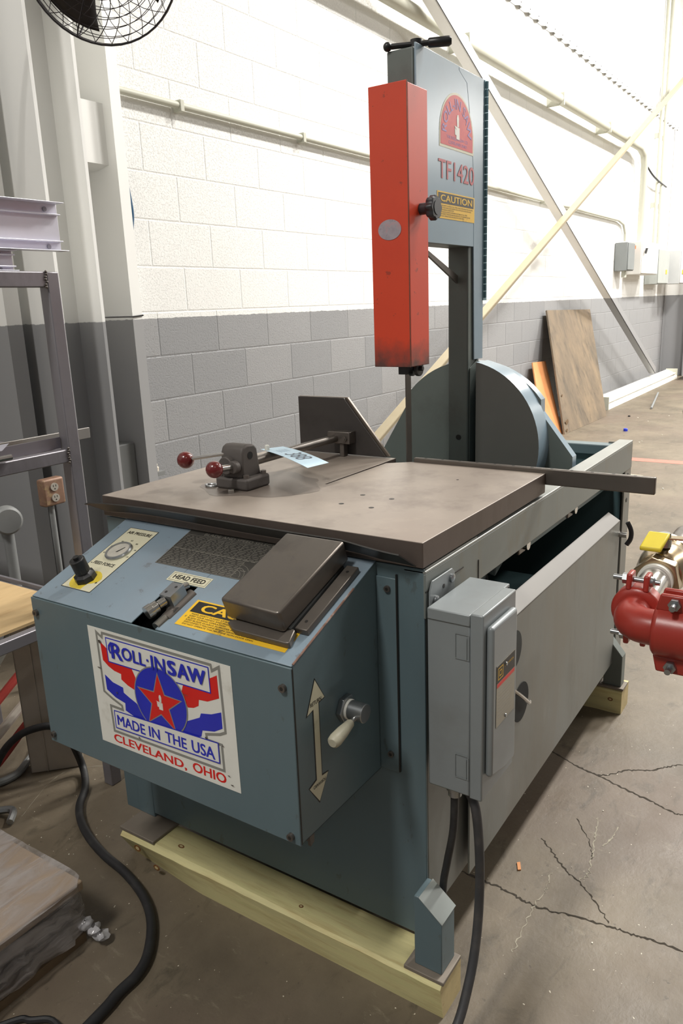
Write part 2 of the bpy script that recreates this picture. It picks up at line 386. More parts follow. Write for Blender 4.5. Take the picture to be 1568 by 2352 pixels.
def text(g, fr, s, u0, v0, u1, v1, h, bold=.0, mat=None, arc=None, slant=0.0, flip=False):
    """fit the words into the rectangle (v0 bottom, v1 top) of the plane; arc=(cu,cv,r0,r1,a0,a1) bends them"""
    vs, fs = text_polys(s, 0)
    if bold > 0:
        base_v, base_f = vs, fs; vs = []; fs = []; e = bold*.62
        for dx, dy in ((-e, -e*.6), (e, -e*.6), (e, e*.6), (-e, e*.6), (0, 0)):
            k = len(vs); q = k/len(base_v); vs += [V((p.x+dx, p.y+dy, q)) for p in base_v]; fs += [tuple(k+i for i in f) for f in base_f]
    x0 = min(p.x for p in vs); x1 = max(p.x for p in vs); y0 = min(p.y for p in vs); y1 = max(p.y for p in vs)
    out = []
    for p in vs:
        a = (p.x-x0)/(x1-x0); b = (p.y-y0)/(y1-y0)
        if flip: a, b = 1-a, 1-b
        if arc:
            cu, cv, r0, r1, a0, a1 = arc; an = math.radians(a0+(a1-a0)*a); r = r0+(r1-r0)*b
            out.append(fr.p(cu+math.cos(an)*r, cv+math.sin(an)*r, h+p.z*.00004))
        else: out.append(fr.p(u0+(u1-u0)*a+slant*b, v0+(v1-v0)*b, h+p.z*.00004))
    g.add(out, fs, mat); return g
def flat(g, name, mat, parent): return g.build(name, mat, parent, smooth=0, recalc=False)
def bolt(g, p, ax, r=.007, h=.007, mat=None, sock=True):
    p = V(p); ax = V(ax).normalized()
    g.cyl(p, p+ax*h, r, 14, mat=mat)
    if sock: g.cyl(p+ax*h*.98, p+ax*(h*1.02), r*.55, 6, mat=PRBLK)
    return g
def hexbolt(g, p, ax, r=.011, h=.008, mat=None):
    p = V(p); ax = V(ax).normalized(); g.cyl(p, p+ax*h, r, 6, mat=mat); g.cyl(p+ax*h*.9, p+ax*h*1.35, r*.55, 12, mat=mat); return g

# ================================================================== ROOM
fl = G().box((-8, -16, -.2), (24, .6, 0)).build('floor', FLOOR, smooth=0); struct(fl)
cl = G().box((-8, -16, 8.0), (24, .6, 8.2)).build('ceiling', M('ceiling_white', (214, 214, 210), .8, 0, .03, 1), smooth=0); struct(cl)
# block wall: recessed mortar bed + individual blocks
X0, X1 = -.385, 18.6
wl = G().box((X0, .0005, 0), (X1, .25, 3.70)).build('wall_left', CMU, smooth=0); struct(wl)
wl2 = G().box((-8, .15, 0), (X0, .30, 8.0)).build('wall_rear', PAINTS, smooth=0); struct(wl2)
Z1 = 1.2842; H = .2032; PW = .4064; J = .0022
def block_mesh(w_, h_):
    me = bpy.data.meshes.new('block'); a = w_/2-J; b = h_/2-J; c = .0035; d = .0027
    vs = [(-a, .0, -b), (a, .0, -b), (a, .0, b), (-a, .0, b), (-a, -d+.0015, -b), (a, -d+.0015, -b), (a, -d+.0015, b), (-a, -d+.0015, b),
          (-a+c, -d, -b+c), (a-c, -d, -b+c), (a-c, -d, b-c), (-a+c, -d, b-c)]
    me.from_pydata(vs, [], [(0,1,5,4),(1,2,6,5),(2,3,7,6),(3,0,4,7),(4,5,9,8),(5,6,10,9),(6,7,11,10),(7,4,8,11),(8,9,10,11)])
    me.materials.append(CMU); return me
full = block_mesh(PW, H); low = block_mesh(PW, .0650)
blocks = []
for k in range(-12, 7):
    z1 = Z1 - H*(k-1) if k <= 6 else 0
    z0 = z1-H
    if k == 7: break
    if z0 < -.01: z0 = 0
    mesh = full
    if z1 > 3.70: continue
    off = 0 if (k % 2 == 0) else PW/2
    n = math.ceil((X0-off)/PW)
    x = off+(n-1)*PW
    while x < X1-.01:
        a = max(x, X0); b = min(x+PW, X1)
        if b-a > .03: blocks.append((a, b, z0, z1))
        x += PW
x = -PW
while x < X1: a = max(x, X0); b = min(x+PW, X1); blocks.append((a, b, 0, Z1-6*H)); x += PW
camp = cam.matrix_world.translation
def appar(b):
    c = V(((b[0]+b[1])/2, 0, (b[2]+b[3])/2)); d = c-camp
    fwd = cam.matrix_world.to_3x3() @ V((0,0,-1)); q = cam.matrix_world.to_3x3().transposed() @ d
    vis = q.z < 0 and abs(q.x/-q.z) < 784/1780+.05 and abs(q.y/-q.z) < 1176/1780+.05
    return (0 if vis else 1, d.length)
blocks.sort(key=appar)
rest = G(); shared = {}
for i, (a, b, z0, z1) in enumerate(blocks):
    key = (round(b-a, 3), round(z1-z0, 3))
    if i < 300:
        if key not in shared: shared[key] = block_mesh(*key)
        o = bpy.data.objects.new('block', shared[key]); SC.collection.objects.link(o)
        c = V(((a+b)/2, .0015, (z0+z1)/2)); o.parent = wl; o.location = c - WLOC['wall_left']
    else:
        m_ = block_mesh(b-a, z1-z0) if key not in shared else shared[key]; shared[key] = m_
        rest.add([(v.co.x+(a+b)/2, v.co.y+.0015, v.co.z+(z0+z1)/2) for v in m_.vertices], [tuple(p.vertices) for p in m_.polygons])
r_ = rest.build('far_blocks', CMU, wl, smooth=0); r_['kind'] = 'stuff'
# ribbed steel siding above the blocks
g = G(); x = X0; ys = .0
pts = []
while x < X1:
    for dx, dy in ((0, 0), (.03, -.032), (.085, -.032), (.115, 0)):
        pts.append((x+dx, dy))
    x += .2155
vs = []; fs = []
for (px_, py_) in pts: vs += [(px_, py_-.004, 3.66), (px_, py_-.004, 8.0)]
for i in range(len(pts)-1): fs.append((2*i, 2*i+2, 2*i+3, 2*i+1))
g.add(vs, fs)
sd = g.build('siding', PAINTS, wl, smooth=0, recalc=False); sd['label'] = 'white ribbed steel siding above the block courses'
g = G(); x = X0+.0575
while x < X1:
    g.cyl((x, -.036, 3.69), (x, -.041, 3.69), .0045, 8); x += .2155
o = g.build('siding_screws', PRBLK, wl); o['kind'] = 'stuff'
# end wall and pilaster
we = G().box((18.6, -16, 0), (18.8, .5, 8)).build('wall_back', PAINTS, smooth=0); struct(we)
g = G()
xs = 10.62
g.box((xs, -.36, 0), (xs+.30, -.345, 8)); g.box((xs, -.02, 0), (xs+.30, -.005, 8)); g.box((xs+.14, -.345, 0), (xs+.152, -.02, 8))
far_col = g.build('building_column', PAINTS, smooth=0)
tag(far_col, 'tall two-tone steel column at the far right end of the block wall', 'column')

# near H column with tips toward the room, and the narrow pilaster beside the blocks
g = G()
g.box((-1.075, -.45, 0), (-1.062, -.15, 8)); g.box((-.898, -.45, 0), (-.885, -.15, 8)); g.box((-1.062, -.318, 0), (-.898, -.306, 8))
ncol = g.build('building_column', PAINTS, smooth=0)
tag(ncol, 'near two-tone steel H column standing left of the block wall', 'column')
g = G(); g.box((-.44, -.10, 0), (-.385, .15, 8))
pil = g.build('trim_1', PAINTS, smooth=0); struct(pil)
w_ = G().tube([(-.70, -.10, 1.272), (-.442, -.104, 1.268), (-.384, -.104, 1.272), (-.383, .0, 1.275)], .0035, 8, smooth=False).build('wire_tie', BLACK)
tag(w_, 'thin black wire wrapped round the narrow pilaster at the paint line', 'wire')
# second pilaster strip left of the column
g = G(); g.box((-1.185, -.30, 0), (-1.125, .15, 8))
pil2 = g.build('trim_2', PAINTS, smooth=0); struct(pil2)
# girts
g = G()
g.prism([(-3.6, -.05, 1.885), (-3.6, -.05, 2.12), (-3.6, .02, 2.135), (-3.6, .15, 2.135), (-3.6, .15, 1.87), (-3.6, .02, 1.87)], (3.16, 0, 0))
girt = g.build('wall_girt', PAINTS, smooth=0); tag(girt, 'white horizontal girt running behind the near steel column', 'girt')
g = G(); g.box((-.56, -.03, .30), (-.445, .14, .71)); gb = g.build('junction_panel', GREYP, bevel=.004)
tag(gb, 'low grey panel recessed behind the near column beside the blocks', 'panel')

# wall services
def conduit(path, r, label, name='conduit', mat=PIPEW, straps=(), cat='pipe'):
    o = G().tube(path, r, 12, smooth=False).build(name, mat)
    tag(o, label, cat)
    for s_ in straps:
        G().box((s_[0]-.012, s_[1]-r-.004, s_[2]-r-.012), (s_[0]+.012, .0, s_[2]+r+.006)).build('strap', mat, o, bevel=.002)
    return o
conduit([(-.384, -.03, 2.195), (7.6, -.03, 2.185), (7.85, -.03, 2.15), (7.95, -.03, 2.05), (7.96, -.03, 1.95)], .016,
        'thin painted conduit running level along the white blocks behind the saw head', straps=[(.03, -.03, 2.195), (.98, -.03, 2.195), (1.95, -.03, 2.195), (4.9, -.03, 2.19)])
conduit([(.2, -.12, 3.09), (8.1, -.12, 3.07), (8.3, -.12, 3.02), (8.38, -.12, 2.90), (8.38, -.12, 1.93)], .045,
        'thick cream pipe high on the wall bending down to the electrical boxes', 'wall_pipe', straps=[(2.9, -.12, 3.085), (5.0, -.12, 3.08), (6.6, -.12, 3.075)])
conduit([(9.36, -.075, 1.91), (9.36, -.075, 7.9)], .024, 'white vertical conduit rising above the far grey breaker box, the left one', straps=[(9.36, -.06, 2.5), (9.36, -.06, 3.4)])
conduit([(9.62, -.075, 1.91), (9.62, -.075, 7.9)], .024, 'white vertical conduit rising above the far grey breaker box, the right one', straps=[(9.62, -.06, 2.5), (9.62, -.06, 3.4)])
o = G().tube([(8.5, -.05, 3.02), (8.9, -.09, 2.86), (9.3, -.10, 2.80), (9.9, -.08, 2.78)], .012, 8).build('black_cable', BLACK)
tag(o, 'short black cable sagging between the wall pipe and vertical conduits', 'cable')

def angle_brace(a, b, wd, label, nudge):
    a = V(a); b = V(b); d = (b-a).normalized(); nrm = V((0,1,0)); s_ = d.cross(nrm).normalized()*wd
    g = G(); g.hexa([a, b, b+s_, a+s_], (0, .008, 0)); g.hexa([a, b, b+(0, wd*nudge, 0) if False else b+V((0, wd*nudge, 0)), a+V((0, wd*nudge, 0))], s_.normalized()*.008)
    o = g.build('diagonal_brace', PAINTS if nudge > 0 else BRACEM, smooth=0); tag(o, label, 'brace'); return o
def bracket_pl(o, loc, sz): G().box((loc[0]-sz, loc[1]-.006, loc[2]-sz), (loc[0]+sz, loc[1]+.006, loc[2]+sz)).build('gusset_plate', BRACEM, o)
angle_brace((1.6, -.27, 3.36), (9.08, -.27, .175), .085, 'steel brace slanting down to the right across the block wall', 1.0)
angle_brace((9.9, -.28, 4.27), (.60, -.28, .215), .085, 'cream steel brace slanting down to the left behind the saw', -.7)
# electrical boxes
def ebox(name, a, b, mat, label, cat='electrical box'):
    t = thing(name, ((a[0]+b[0])/2, b[1], a[2]), label, cat)
    G().box(a, b).build('body', mat, t, bevel=.006)
    G().box((a[0]+.01, a[1]-.012, a[2]+.01), (b[0]-.01, a[1], b[2]-.01)).build('cover', mat, t, bevel=.004)
    return t
t = ebox('safety_switch', (7.60, -.16, 1.58), (7.93, -.006, 1.92), M('switch_grey', (126, 130, 130), .5, 0, .05, 5), 'grey safety switch box on the far wall with an orange handle tip')
G().box((7.93, -.17, 1.85), (7.98, -.11, 1.89)).build('switch_handle', M('orange_plastic', (232, 104, 48), .4), t)
G().cyl((7.72, -.10, 1.58), (7.72, -.10, 1.50), .03).build('conduit_stub', PIPEW, t)
t = ebox('control_cabinet', (8.06, -.22, 1.54), (8.98, -.006, 1.95), M('cabinet_white', (228, 226, 220), .5, 0, .03, 5), 'white control cabinet on the far wall right of the grey switch')
G().hexa([(8.10, -.25, 1.80), (8.15, -.25, 1.86), (8.20, -.25, 1.86), (8.13, -.25, 1.79)], (0, -.02, 0)).build('lever', BLACK, t)
t = ebox('breaker_box', (9.22, -.18, 1.42), (9.92, -.006, 1.90), M('breaker_grey', (168, 172, 168), .5, 0, .05, 5), 'light grey breaker box under the two vertical conduits')
G().box((9.70, -.196, 1.56), (9.78, -.191, 1.62)).build('warning_sticker', YELLOW, t)
t = ebox('valve_panel', (10.05, -.32, 1.42), (10.50, -.10, 1.90), M('valve_grey', (196, 198, 198), .5, 0, .05, 5), 'pale grey panel box beside the far column with red knobs')
G().box((10.15, -.34, 1.56), (10.25, -.332, 1.62)).build('warning_sticker', YELLOW, t)
for k, (xx, zz) in enumerate(((10.35, 1.84), (10.62, 1.83))):
    G().cyl((xx, -.33, zz), (xx, -.42, zz), .05, 16).build('red_knob', REDPL, t)
G().box((10.60, -.44, 1.72), (10.68, -.36, 1.79)).build('blue_fitting', BLUEPL, t)

# ================================================================== THE SAW
saw = thing('vertical_bandsaw', (-1.15, -1.81, .08), 'large blue-grey vertical metal bandsaw with red blade guard and steel table', 'bandsaw')
XF = -1.748; YR = -2.205; YL = -1.41
# cabinet
G().box((XF, YR, .098), (XF+.006, YL, .846)).build('front_panel', BLUE, saw, bevel=.002)
G().box((XF+.006, YR, .140), (-1.53, YR+.005, .846)).build('side_panel', SIDE, saw, bevel=.002)
G().box((XF+.006, YL-.005, .140), (-.36, YL, .80)).build('side_panel', BLUE, saw, bevel=.002)
G().box((-.385, YR+.02, .12), (-.37, YL, .818)).build('back_panel', TEAL, saw)
G().box((-1.53, YR+.012, .12), (-.385, YL-.005, .132)).build('cabinet_floor', DARKIN, saw)
G().box((-1.16, -2.16, .705), (-.385, YL-.005, .716)).build('tray', TEAL, saw)
g = G(); g.box((-1.175, -2.16, .716), (-1.165, YL-.005, .80)); g.build('tray_wall', TEAL, saw)
g = G(); g.box((-.41, YL-.32, .798), (-.36, -2.17, .83)); g.build('back_rail', BLUE, saw, bevel=.003)
g = G(); g.box((-.435, YR-.002, .12), (-.362, YR+.004, .835)); g.box((-.368, YR, .12), (-.362, YR+.07, .835)); g.build('corner_post', SIDE, saw, bevel=.002)
# table rail with its inside lip
g = G(); g.box((XF, -2.208, .838), (-.362, -2.166, .843), EDGEM); g.box((XF, -2.208, .757), (-.362, -2.203, .838), RAILM)
g.box((-1.53, -2.203, .757), (-.40, -2.17, .760), STEEL)
g.build('table_rail', RAILM, saw, bevel=.0015)
g = G(); g.box((XF-.001, -2.2092, .805), (-1.60, -2.2075, .8075)); g.box((-1.533, -2.2092, .60), (-1.5305, -2.2065, .80)); g.build('seam', PRBLK, saw)
for xx in (-1.21, -.86):
    g = G(); g.box((xx-.02, -2.175, .715), (xx+.02, -2.168, .757)); o = g.build('rail_bracket', STEEL, saw, bevel=.002)
    g = G(); g.cyl((xx, -2.176, .737), (xx, -2.19, .737), .012, 14); g.build('bolt', CHROME, o)
# legs and feet
def leg(name_y0, y1, x0, x1, sgn):
    # y0 inner edge, y1 outer edge
    yi, yo = name_y0, y1
    g = G(); pts = [(x0, yi, .088), (x0, yo, .088), (x0, yo, .200), (x0, yo-sgn*.046, .238), (x0, yi, .238)]
    g.prism(pts, (x1-x0, 0, 0)); return g.build('leg', BLUE, saw, bevel=.002)
lg = leg(-2.206, -2.262, -1.803, XF-.001, -1)
G().hexa([(-1.805, -2.2635, .200), (XF, -2.2635, .200), (XF, -2.2165, .2385), (-1.805, -2.2165, .2385)], (0, -.0008, .001)).build('leg_top', RAILM, lg)
leg(-1.41, -1.362, XF-.001, XF+.05, 1)
o = G().box((XF-.0015, -1.46, .088), (XF+.05, -1.405, .30)).build('leg', BLUE, saw, bevel=.002)
g = G(); g.box((XF-.0025, -2.21, .10), (XF-.001, -2.185, .30)); g.build('seam', PRBLK, saw) if False else None
for a, b in (((-1.817, -2.272, .080), (-1.742, -2.190, .088)), ((-1.817, -1.524, .080), (-1.700, -1.41, .088)), ((-.545, -2.265, .080), (-.488, -2.16, .088)), ((-.545, -1.50, .080), (-.488, -1.40, .088))):
    G().box(a, b).build('foot_plate', M('dusty_plate', (122, 113, 102), .6, .1, .1, 12), saw, bevel=.0015)
G().prism([(-.535, -2.20, .088), (-.535, -2.255, .088), (-.535, -2.255, .19), (-.535, -2.206, .25), (-.535, -2.20, .25)], (.04, 0, 0)).build('leg', GREENG, saw, bevel=.002)
G().box((-.535, -1.46, .088), (-.495, -1.41, .25)).build('leg', GREENG, saw, bevel=.002)
g = G(); g.prism([(-.54, -2.2, .14), (-.40, -2.2, .14), (-.40, -2.2, .20), (-.54, -2.2, .20)], (0, .04, 0)); g.build('sill', GREENG, saw)
# machine innards seen through the side opening
g = G(); g.cyl((-1.42, -1.95, .42), (-1.05, -1.95, .42), .11, 24); g.box((-1.35, -2.06, .30), (-1.12, -1.84, .34)); g.build('drive_motor', DARKIN, saw, bevel=.004)
g = G()
for (xx, yy, zz, s_) in ((-1.28, -2.10, .66, .05), (-1.20, -2.12, .69, .035), (-1.13, -2.08, .70, .04)):
    g.hexa([(xx-s_, yy, zz-s_), (xx+s_*.8, yy+.01, zz-s_*.7), (xx+s_, yy-.01, zz+s_*.6), (xx-s_*.5, yy, zz+s_)], (0, .03, .01))
g.build('pipe_fitting', M('pale_blue_fitting', (120, 134, 134), .5, 0, .1, 20), saw, bevel=.004)
g = G(); g.tube([(-1.5, -2.1, .60), (-1.4, -2.08, .66), (-1.3, -2.1, .62), (-1.15, -2.05, .63), (-1.0, -2.0, .5)], .012, 8); g.build('inner_hose', BLACK, saw)
G().box((-1.0, -2.05, .132), (-.70, -1.70, .48)).build('coolant_tank', TEAL, saw, bevel=.01)
# access door
g = G()
g.hexa([(-1.60, -2.224, .628), (-.53, -2.224, .628), (-.53, -2.224, .163), (-1.60, -2.224, .145)], (0, .004, 0), SIDE)
g.hexa([(-1.60, -2.224, .628), (-.53, -2.224, .628), (-.53, -2.188, .650), (-1.60, -2.188, .652)], (0, 0, -.003), M('door_lip', (98, 94, 88), .5, .1, .05, 8))
g.hexa([(-.534, -2.224, .628), (-.534, -2.224, .163), (-.534, -2.208, .163), (-.534, -2.200, .64)], (.003, 0, 0), SIDE)
door = g.build('side_door', SIDE, saw, bevel=.0012)
G().cyl((-1.378, -2.2241, .552), (-1.378, -2.2252, .552), .044, 32).build('vent_hole', M('hole_dark', (48, 52, 52), .7), door)
G().cyl((-1.33, -2.2241, .408), (-1.33, -2.2252, .408), .046, 32).build('vent_hole', DARKIN, door)
G().tube([(-1.385, -2.228, .462), (-1.36, -2.235, .44), (-1.318, -2.238, .405), (-1.306, -2.236, .400)], .0045, 8).build('latch_rod', CHROME, door)
g = G(); g.lathe((-.532, -2.21, .585), (0, -1, 0), [(0, .014), (.012, .014), (.014, .008), (.036, .008)], 14, CHROME)
o = g.build('door_clamp', CHROME, saw)
g = G(); g.tube([(-.532, -2.246, .625), (-.528, -2.256, .60), (-.528, -2.256, .575), (-.532, -2.246, .555)], .007, 8); g.build('wing_nut', BLACK, o)
# small holes of the corner post
g = G(); g.cyl((-.40, -2.2071, .66), (-.40, -2.2085, .66), .007, 10); g.cyl((-.40, -2.2071, .74), (-.40, -2.2085, .74), .006, 10); g.build('post_hole', PRBLK, saw)

# table
ZT = .895
tp = [(-1.755, -2.207), (-1.160, -2.207), (-1.160, -1.866), (-1.200, -1.8115), (-1.457, -1.8095), (-1.457, -1.8035), (-1.134, -1.8035), (-1.134, -1.412), (-1.755, -1.412)]
g = G(); n = len(tp)
g.add([(x, y, ZT) for x, y in tp], [tuple(range(n))], TABLE)
g.add([(x, y, ZT) for x, y in tp]+[(x, y, .850) for x, y in tp], [(i, n+i, n+(i+1) % n, (i+1) % n) for i in range(n)]+[tuple(range(2*n-1, n-1, -1))], TEDGE)
bm_o = g.build('table', TABLE, saw, smooth=0)
me = bm_o.data; bm = bmesh.new(); bm.from_mesh(me); bmesh.ops.remove_doubles(bm, verts=bm.verts, dist=1e-5); bmesh.ops.recalc_face_normals(bm, faces=bm.faces); bm.to_mesh(me); bm.free()
b = bm_o.modifiers.new('bevel', 'BEVEL'); b.width = .0014; b.segments = 2; b.limit_method = 'ANGLE'; b.material = -1
for x, y, r_ in ((-1.511, -1.938, .0055), (-1.515, -2.010, .0055), (-1.592, -1.938, .0055), (-1.593, -2.009, .0055), (-1.30, -2.055, .003)): G().cyl((x, y, ZT-.001), (x, y, ZT+.0003), r_, 14).build('bolt_hole', PRBLK, bm_o)
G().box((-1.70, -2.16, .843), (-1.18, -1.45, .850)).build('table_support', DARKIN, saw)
random.seed(9); pts = []
for i in range(40):
    a = 2*math.pi*i/40; rr = 1+.10*math.sin(3*a+.5)+.06*math.sin(7*a)+random.uniform(-.03, .03)
    pts.append((-1.52+.125*rr*math.cos(a), -1.68+.135*rr*math.sin(a), ZT+.0003))
g = G(); g.add(pts, [tuple(range(40))]); g.build('oil_stain', M('table_stain', (124, 114, 106), .36, .25, .05, 6, ((150, 140, 130), .7, 12, .1)), bm_o, smooth=0)
# stop bar behind the table
o = G().box((-1.160, -2.443, .868), (-1.147, -1.868, .9055)).build('stop_bar', STEELB, saw, bevel=.0025)
y = -1.90
while y > -2.43: G().cyl((-1.1535, y, .9045), (-1.1535, y, .9058), .0035, 10).build('tapped_hole', PRBLK, o); y -= .0455
# bent sheet lip under the table front
g = G(); TL = [(-1.388, .879), (-1.415, .884), (-1.507, .8895), (-1.640, .892), (-1.847, .8895), (-2.026, .889), (-2.063, .889), (-2.107, .884), (-2.150, .880), (-2.178, .8785)]
BL_ = [(-1.388, .870), (-1.421, .861), (-1.50, .866), (-1.594, .868), (-1.823, .864), (-2.00, .863), (-2.077, .861), (-2.128, .856), (-2.160, .855), (-2.196, .853)]
tp_ = catmull([V((-1.785, y, z-.001)) for y, z in TL], 3); bt_ = catmull([V((-1.7585, y, z)) for y, z in BL_], 3); N_ = len(tp_)-1
vs = []
for a, b in zip(tp_, bt_): vs += [a, b, b+V((0, 0, .0022)), a+V((.001, 0, .0022))]
fs = []
for i in range(N_):
    for k in range(4): fs.append((4*i+k, 4*i+(k+1) % 4, 4*(i+1)+(k+1) % 4, 4*(i+1)+k))
fs += [(0, 1, 2, 3), (4*N_, 4*N_+1, 4*N_+2, 4*N_+3)]
g.add(vs, fs); g.build('drip_lip', M('lip_steel', (74, 72, 70), .4, .5, .15, 20), saw)
# head carriage, lower wheel guard
G().box((-.88, -2.10, .716), (-.70, -1.60, .80)).build('head_carriage', GREENG, saw, bevel=.004)
cy, cz, R = -1.855, .86, .262
pl = [(-1.555, .80), (-1.555, .842)]
for i in range(25):
    a = math.radians(40+100*i/24); pl.append((cy+R*math.cos(a), cz+R*math.sin(a)))
pl2 = [(-1.555, .72), (-1.560, .842), (-1.648, .986)]
for i in range(21):
    a = math.radians(37+106*i/20); pl2.append((cy+.258*math.cos(a), .858+.258*math.sin(a)))
pl2 += [(-2.062, .978), (-2.153, .862), (-2.153, .72)]
pl2 = [pl2[0], pl2[1], pl2[2]] + [p for p in pl2[3:-3]] + pl2[-3:]
g = G(); n = len(pl2)
f0 = [(-.79, y, z) for y, z in pl2]; f1 = [(-.758, y, z) for y, z in pl2]
g.add(f0, [tuple(range(n))], GREENG)
g.add(f0+f1, [tuple(range(2*n-1, n-1, -1))], GREENG)
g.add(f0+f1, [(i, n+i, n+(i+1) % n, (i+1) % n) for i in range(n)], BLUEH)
g.build('lower_wheel_guard', GREENG, saw, smooth=30)
# half drum over the lower wheel, right of the post
dc = [(-1.905, .72)]
for i in range(31):
    a = math.radians(102.5-136*i/30)
    dc.append((-1.855-.231*math.cos(math.radians(90)-(a-math.radians(90))+0) if False else -1.855-.231*math.sin(math.radians(12.5+136*i/30)), .893+.231*math.cos(math.radians(12.5+136*i/30))))
dc = [(-1.905, dc[-1][1])] + dc[1:]
g = G(); n = len(dc)
f0 = [(-.868, y, z) for y, z in dc]; f1 = [(-.79, y, z) for y, z in dc]
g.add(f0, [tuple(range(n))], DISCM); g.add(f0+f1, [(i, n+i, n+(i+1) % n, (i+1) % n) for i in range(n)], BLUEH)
g.build('wheel_drum', DISCM, saw, smooth=30)
# post, side sheet, head housing
G().box((-.860, -1.877, .80), (-.795, -1.818, 1.45)).build('post', GREENG, saw, bevel=.004)
g = G(); g.cyl((-.8605, -1.850, .909), (-.8615, -1.850, .909), .0075, 16); g.build('post_hole', PRBLK, saw)
g = G(); g.hexa([(-.850, -1.878, 1.10), (-.795, -1.878, 1.125), (-.795, -1.878, .82), (-.852, -1.878, .82)], (0, -.002, 0)); g.build('post_side_sheet', GREENG, saw)
g = G(); g.box((-1.150, -1.876, 1.417), (-.775, -1.808, 1.826)); hs = g.build('head_housing', GREENG, saw, bevel=.004)
G().hexa([(-1.1, -1.85, 1.417), (-1.075, -1.85, 1.417), (-.865, -1.85, 1.345), (-.865, -1.85, 1.325)], (0, .006, 0)).build('housing_strut', STEEL, saw)
# head door: two sheets with the curved seam between
seam = [(-.878 + .0, 1.829), (-.874, 1.80)]
sm = []
for i in range(13):
    t_ = i/12; sm.append((-.885+.045*math.sin(t_*math.pi/2), 1.80-.28*t_))
sm = [(-.93, 1.829)] + [(-.93+.0*i, 1.82) for i in range(1)] + sm
left = [(-1.152, 1.417), (-1.152, 1.832)] + [(a, b) for a, b in sm] + [(-.840, 1.417)]
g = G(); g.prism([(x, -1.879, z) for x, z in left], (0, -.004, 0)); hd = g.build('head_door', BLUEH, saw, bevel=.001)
right = [(x+.003, z) for x, z in sm] + [(-.837, 1.417), (-.829, 1.122), (-.772, 1.122), (-.776, 1.829)]
right = [(-.927, 1.829)] + right[1:]
g = G(); g.prism([(x, -1.878, z) for x, z in right], (0, -.004, 0)); g.build('door_strip', BLUEH, saw, bevel=.001)
g = G(); z = 1.826
g.box((-.776, -1.8835, 1.279), (-.752, -1.8800, 1.828))
while z > 1.285:
    g.cyl((-.766, -1.886, z), (-.766, -1.886, z-.0165), .0035, 8); z -= .0187
g.build('piano_hinge', M('hinge_teal', (110, 142, 152), .35, .4, .1, 60, ((70, 90, 96), .5, 60, .4)), saw)
# top handle
g = G(); g.cyl((-1.120, -1.868, 1.815), (-1.120, -1.868, 1.845), .014, 18); g.tube([(-1.150, -1.818, 1.834), (-1.100, -1.915, 1.837)], .006, 10, smooth=False)
th = g.build('tension_handle', BLACK, saw)
G().lathe((-1.112, -1.893, 1.836), (.05, -.097, .002), [(0, .008), (.003, .0100), (.046, .0108), (.052, .007)], 16).build('grip', BLACK, th)
G().ball((-1.153, -1.813, 1.834), .010).build('end_ball', BLACK, th)
# blade guard
gx0, gx1, gy0, gy1, gz0, gz1 = -1.200, -1.104, -1.886, -1.787, 1.132, 1.748
g = G(); t_ = .003
g.box((gx0, gy0, gz0), (gx0+t_, gy1, gz1)); g.box((gx0+t_, gy0, gz0), (gx1, gy0+t_, gz1-.004)); g.box((gx0+t_, gy1-t_, gz0), (gx1, gy1, gz1-.004)); g.box((gx0+t_, gy0+t_, gz1-.006), (gx1, gy1-t_, gz1-.003))
gd = g.build('blade_guard', RED, saw, bevel=.0018)
G().box((gx0-.0006, gy0-.0006, gz0), (gx0+.0012, gy0+.0012, gz1)).build('worn_corner', REDE, gd, bevel=.0004)
FG = Frame((gx0-.0004, -1.8365, 1.4435), (0,-1,0), (0,0,1), (-1,0,0))
ell = lambda a, b, n=36: [(a*math.cos(2*math.pi*i/n), b*math.sin(2*math.pi*i/n)) for i in range(n)]
g = G(); plate(g, FG, ell(.0305, .0225), 0, .0006, SILVER); ov = g.build('oval_badge', SILVER, gd, smooth=0)
ov.data.materials[0] = M('worn_badge', (168, 158, 166), .3, .4, .15, 60, ((90, 80, 88), .7, 40, .6, (200, 120, 110), .6, 30, .4))
g = G()
for yy in (-1.850, -1.868): g.cyl((-1.135, yy, 1.124), (-1.135, yy-.009, 1.124), .019, 20)
g.box((-1.175, -1.862, 1.112), (-1.145, -1.838, 1.135)); g.cyl((-1.135, -1.84, 1.124), (-1.135, -1.885, 1.124), .006, 12)
g.build('guide_roller', BLACK, saw, bevel=.0012)
o = G().box((-1.116, -1.8262, .84), (-1.090, -1.8238, 1.16)).build('saw_blade', STEELB, saw)
# guard knobs
def star_knob(c, ax, r, label_parent):
    c = V(c); ax = V(ax); n = 64; u = V((1,0,0)); w2 = V((0,0,1)); g = G(); vs = []
    for h, k in ((0, .82), (.004, .98), (.016, 1.0), (.020, .9)):
        for i in range(n):
            a = 2*math.pi*i/n; rr = r*k*(1+.075*math.cos(8*a)); vs.append(c+ax*h+u*math.cos(a)*rr+w2*math.sin(a)*rr)
    fs = []
    for k in range(3):
        for i in range(n): fs.append((k*n+i, k*n+(i+1) % n, (k+1)*n+(i+1) % n, (k+1)*n+i))
    fs += [tuple(range(n-1,-1,-1)), tuple(range(3*n, 4*n))]; g.add(vs, fs)
    g.cyl(c+ax*.019, c+ax*.0215, r*.62, 24); g.cyl(c-ax*.022, c, r*.5, 20)
    return g.build('star_knob', M('knob_grey_black', (52, 52, 56), .42, 0, .05, 30), label_parent, smooth=40)
star_knob((-1.141, -1.908, 1.4880), (0, -1, 0), .0262, saw)
G().lathe((-1.150, -1.787, 1.552), (0,1,0), [(0, .010), (.004, .014), (.010, .014), (.014, .010)], 20).build('guard_nut', BLACK, saw)
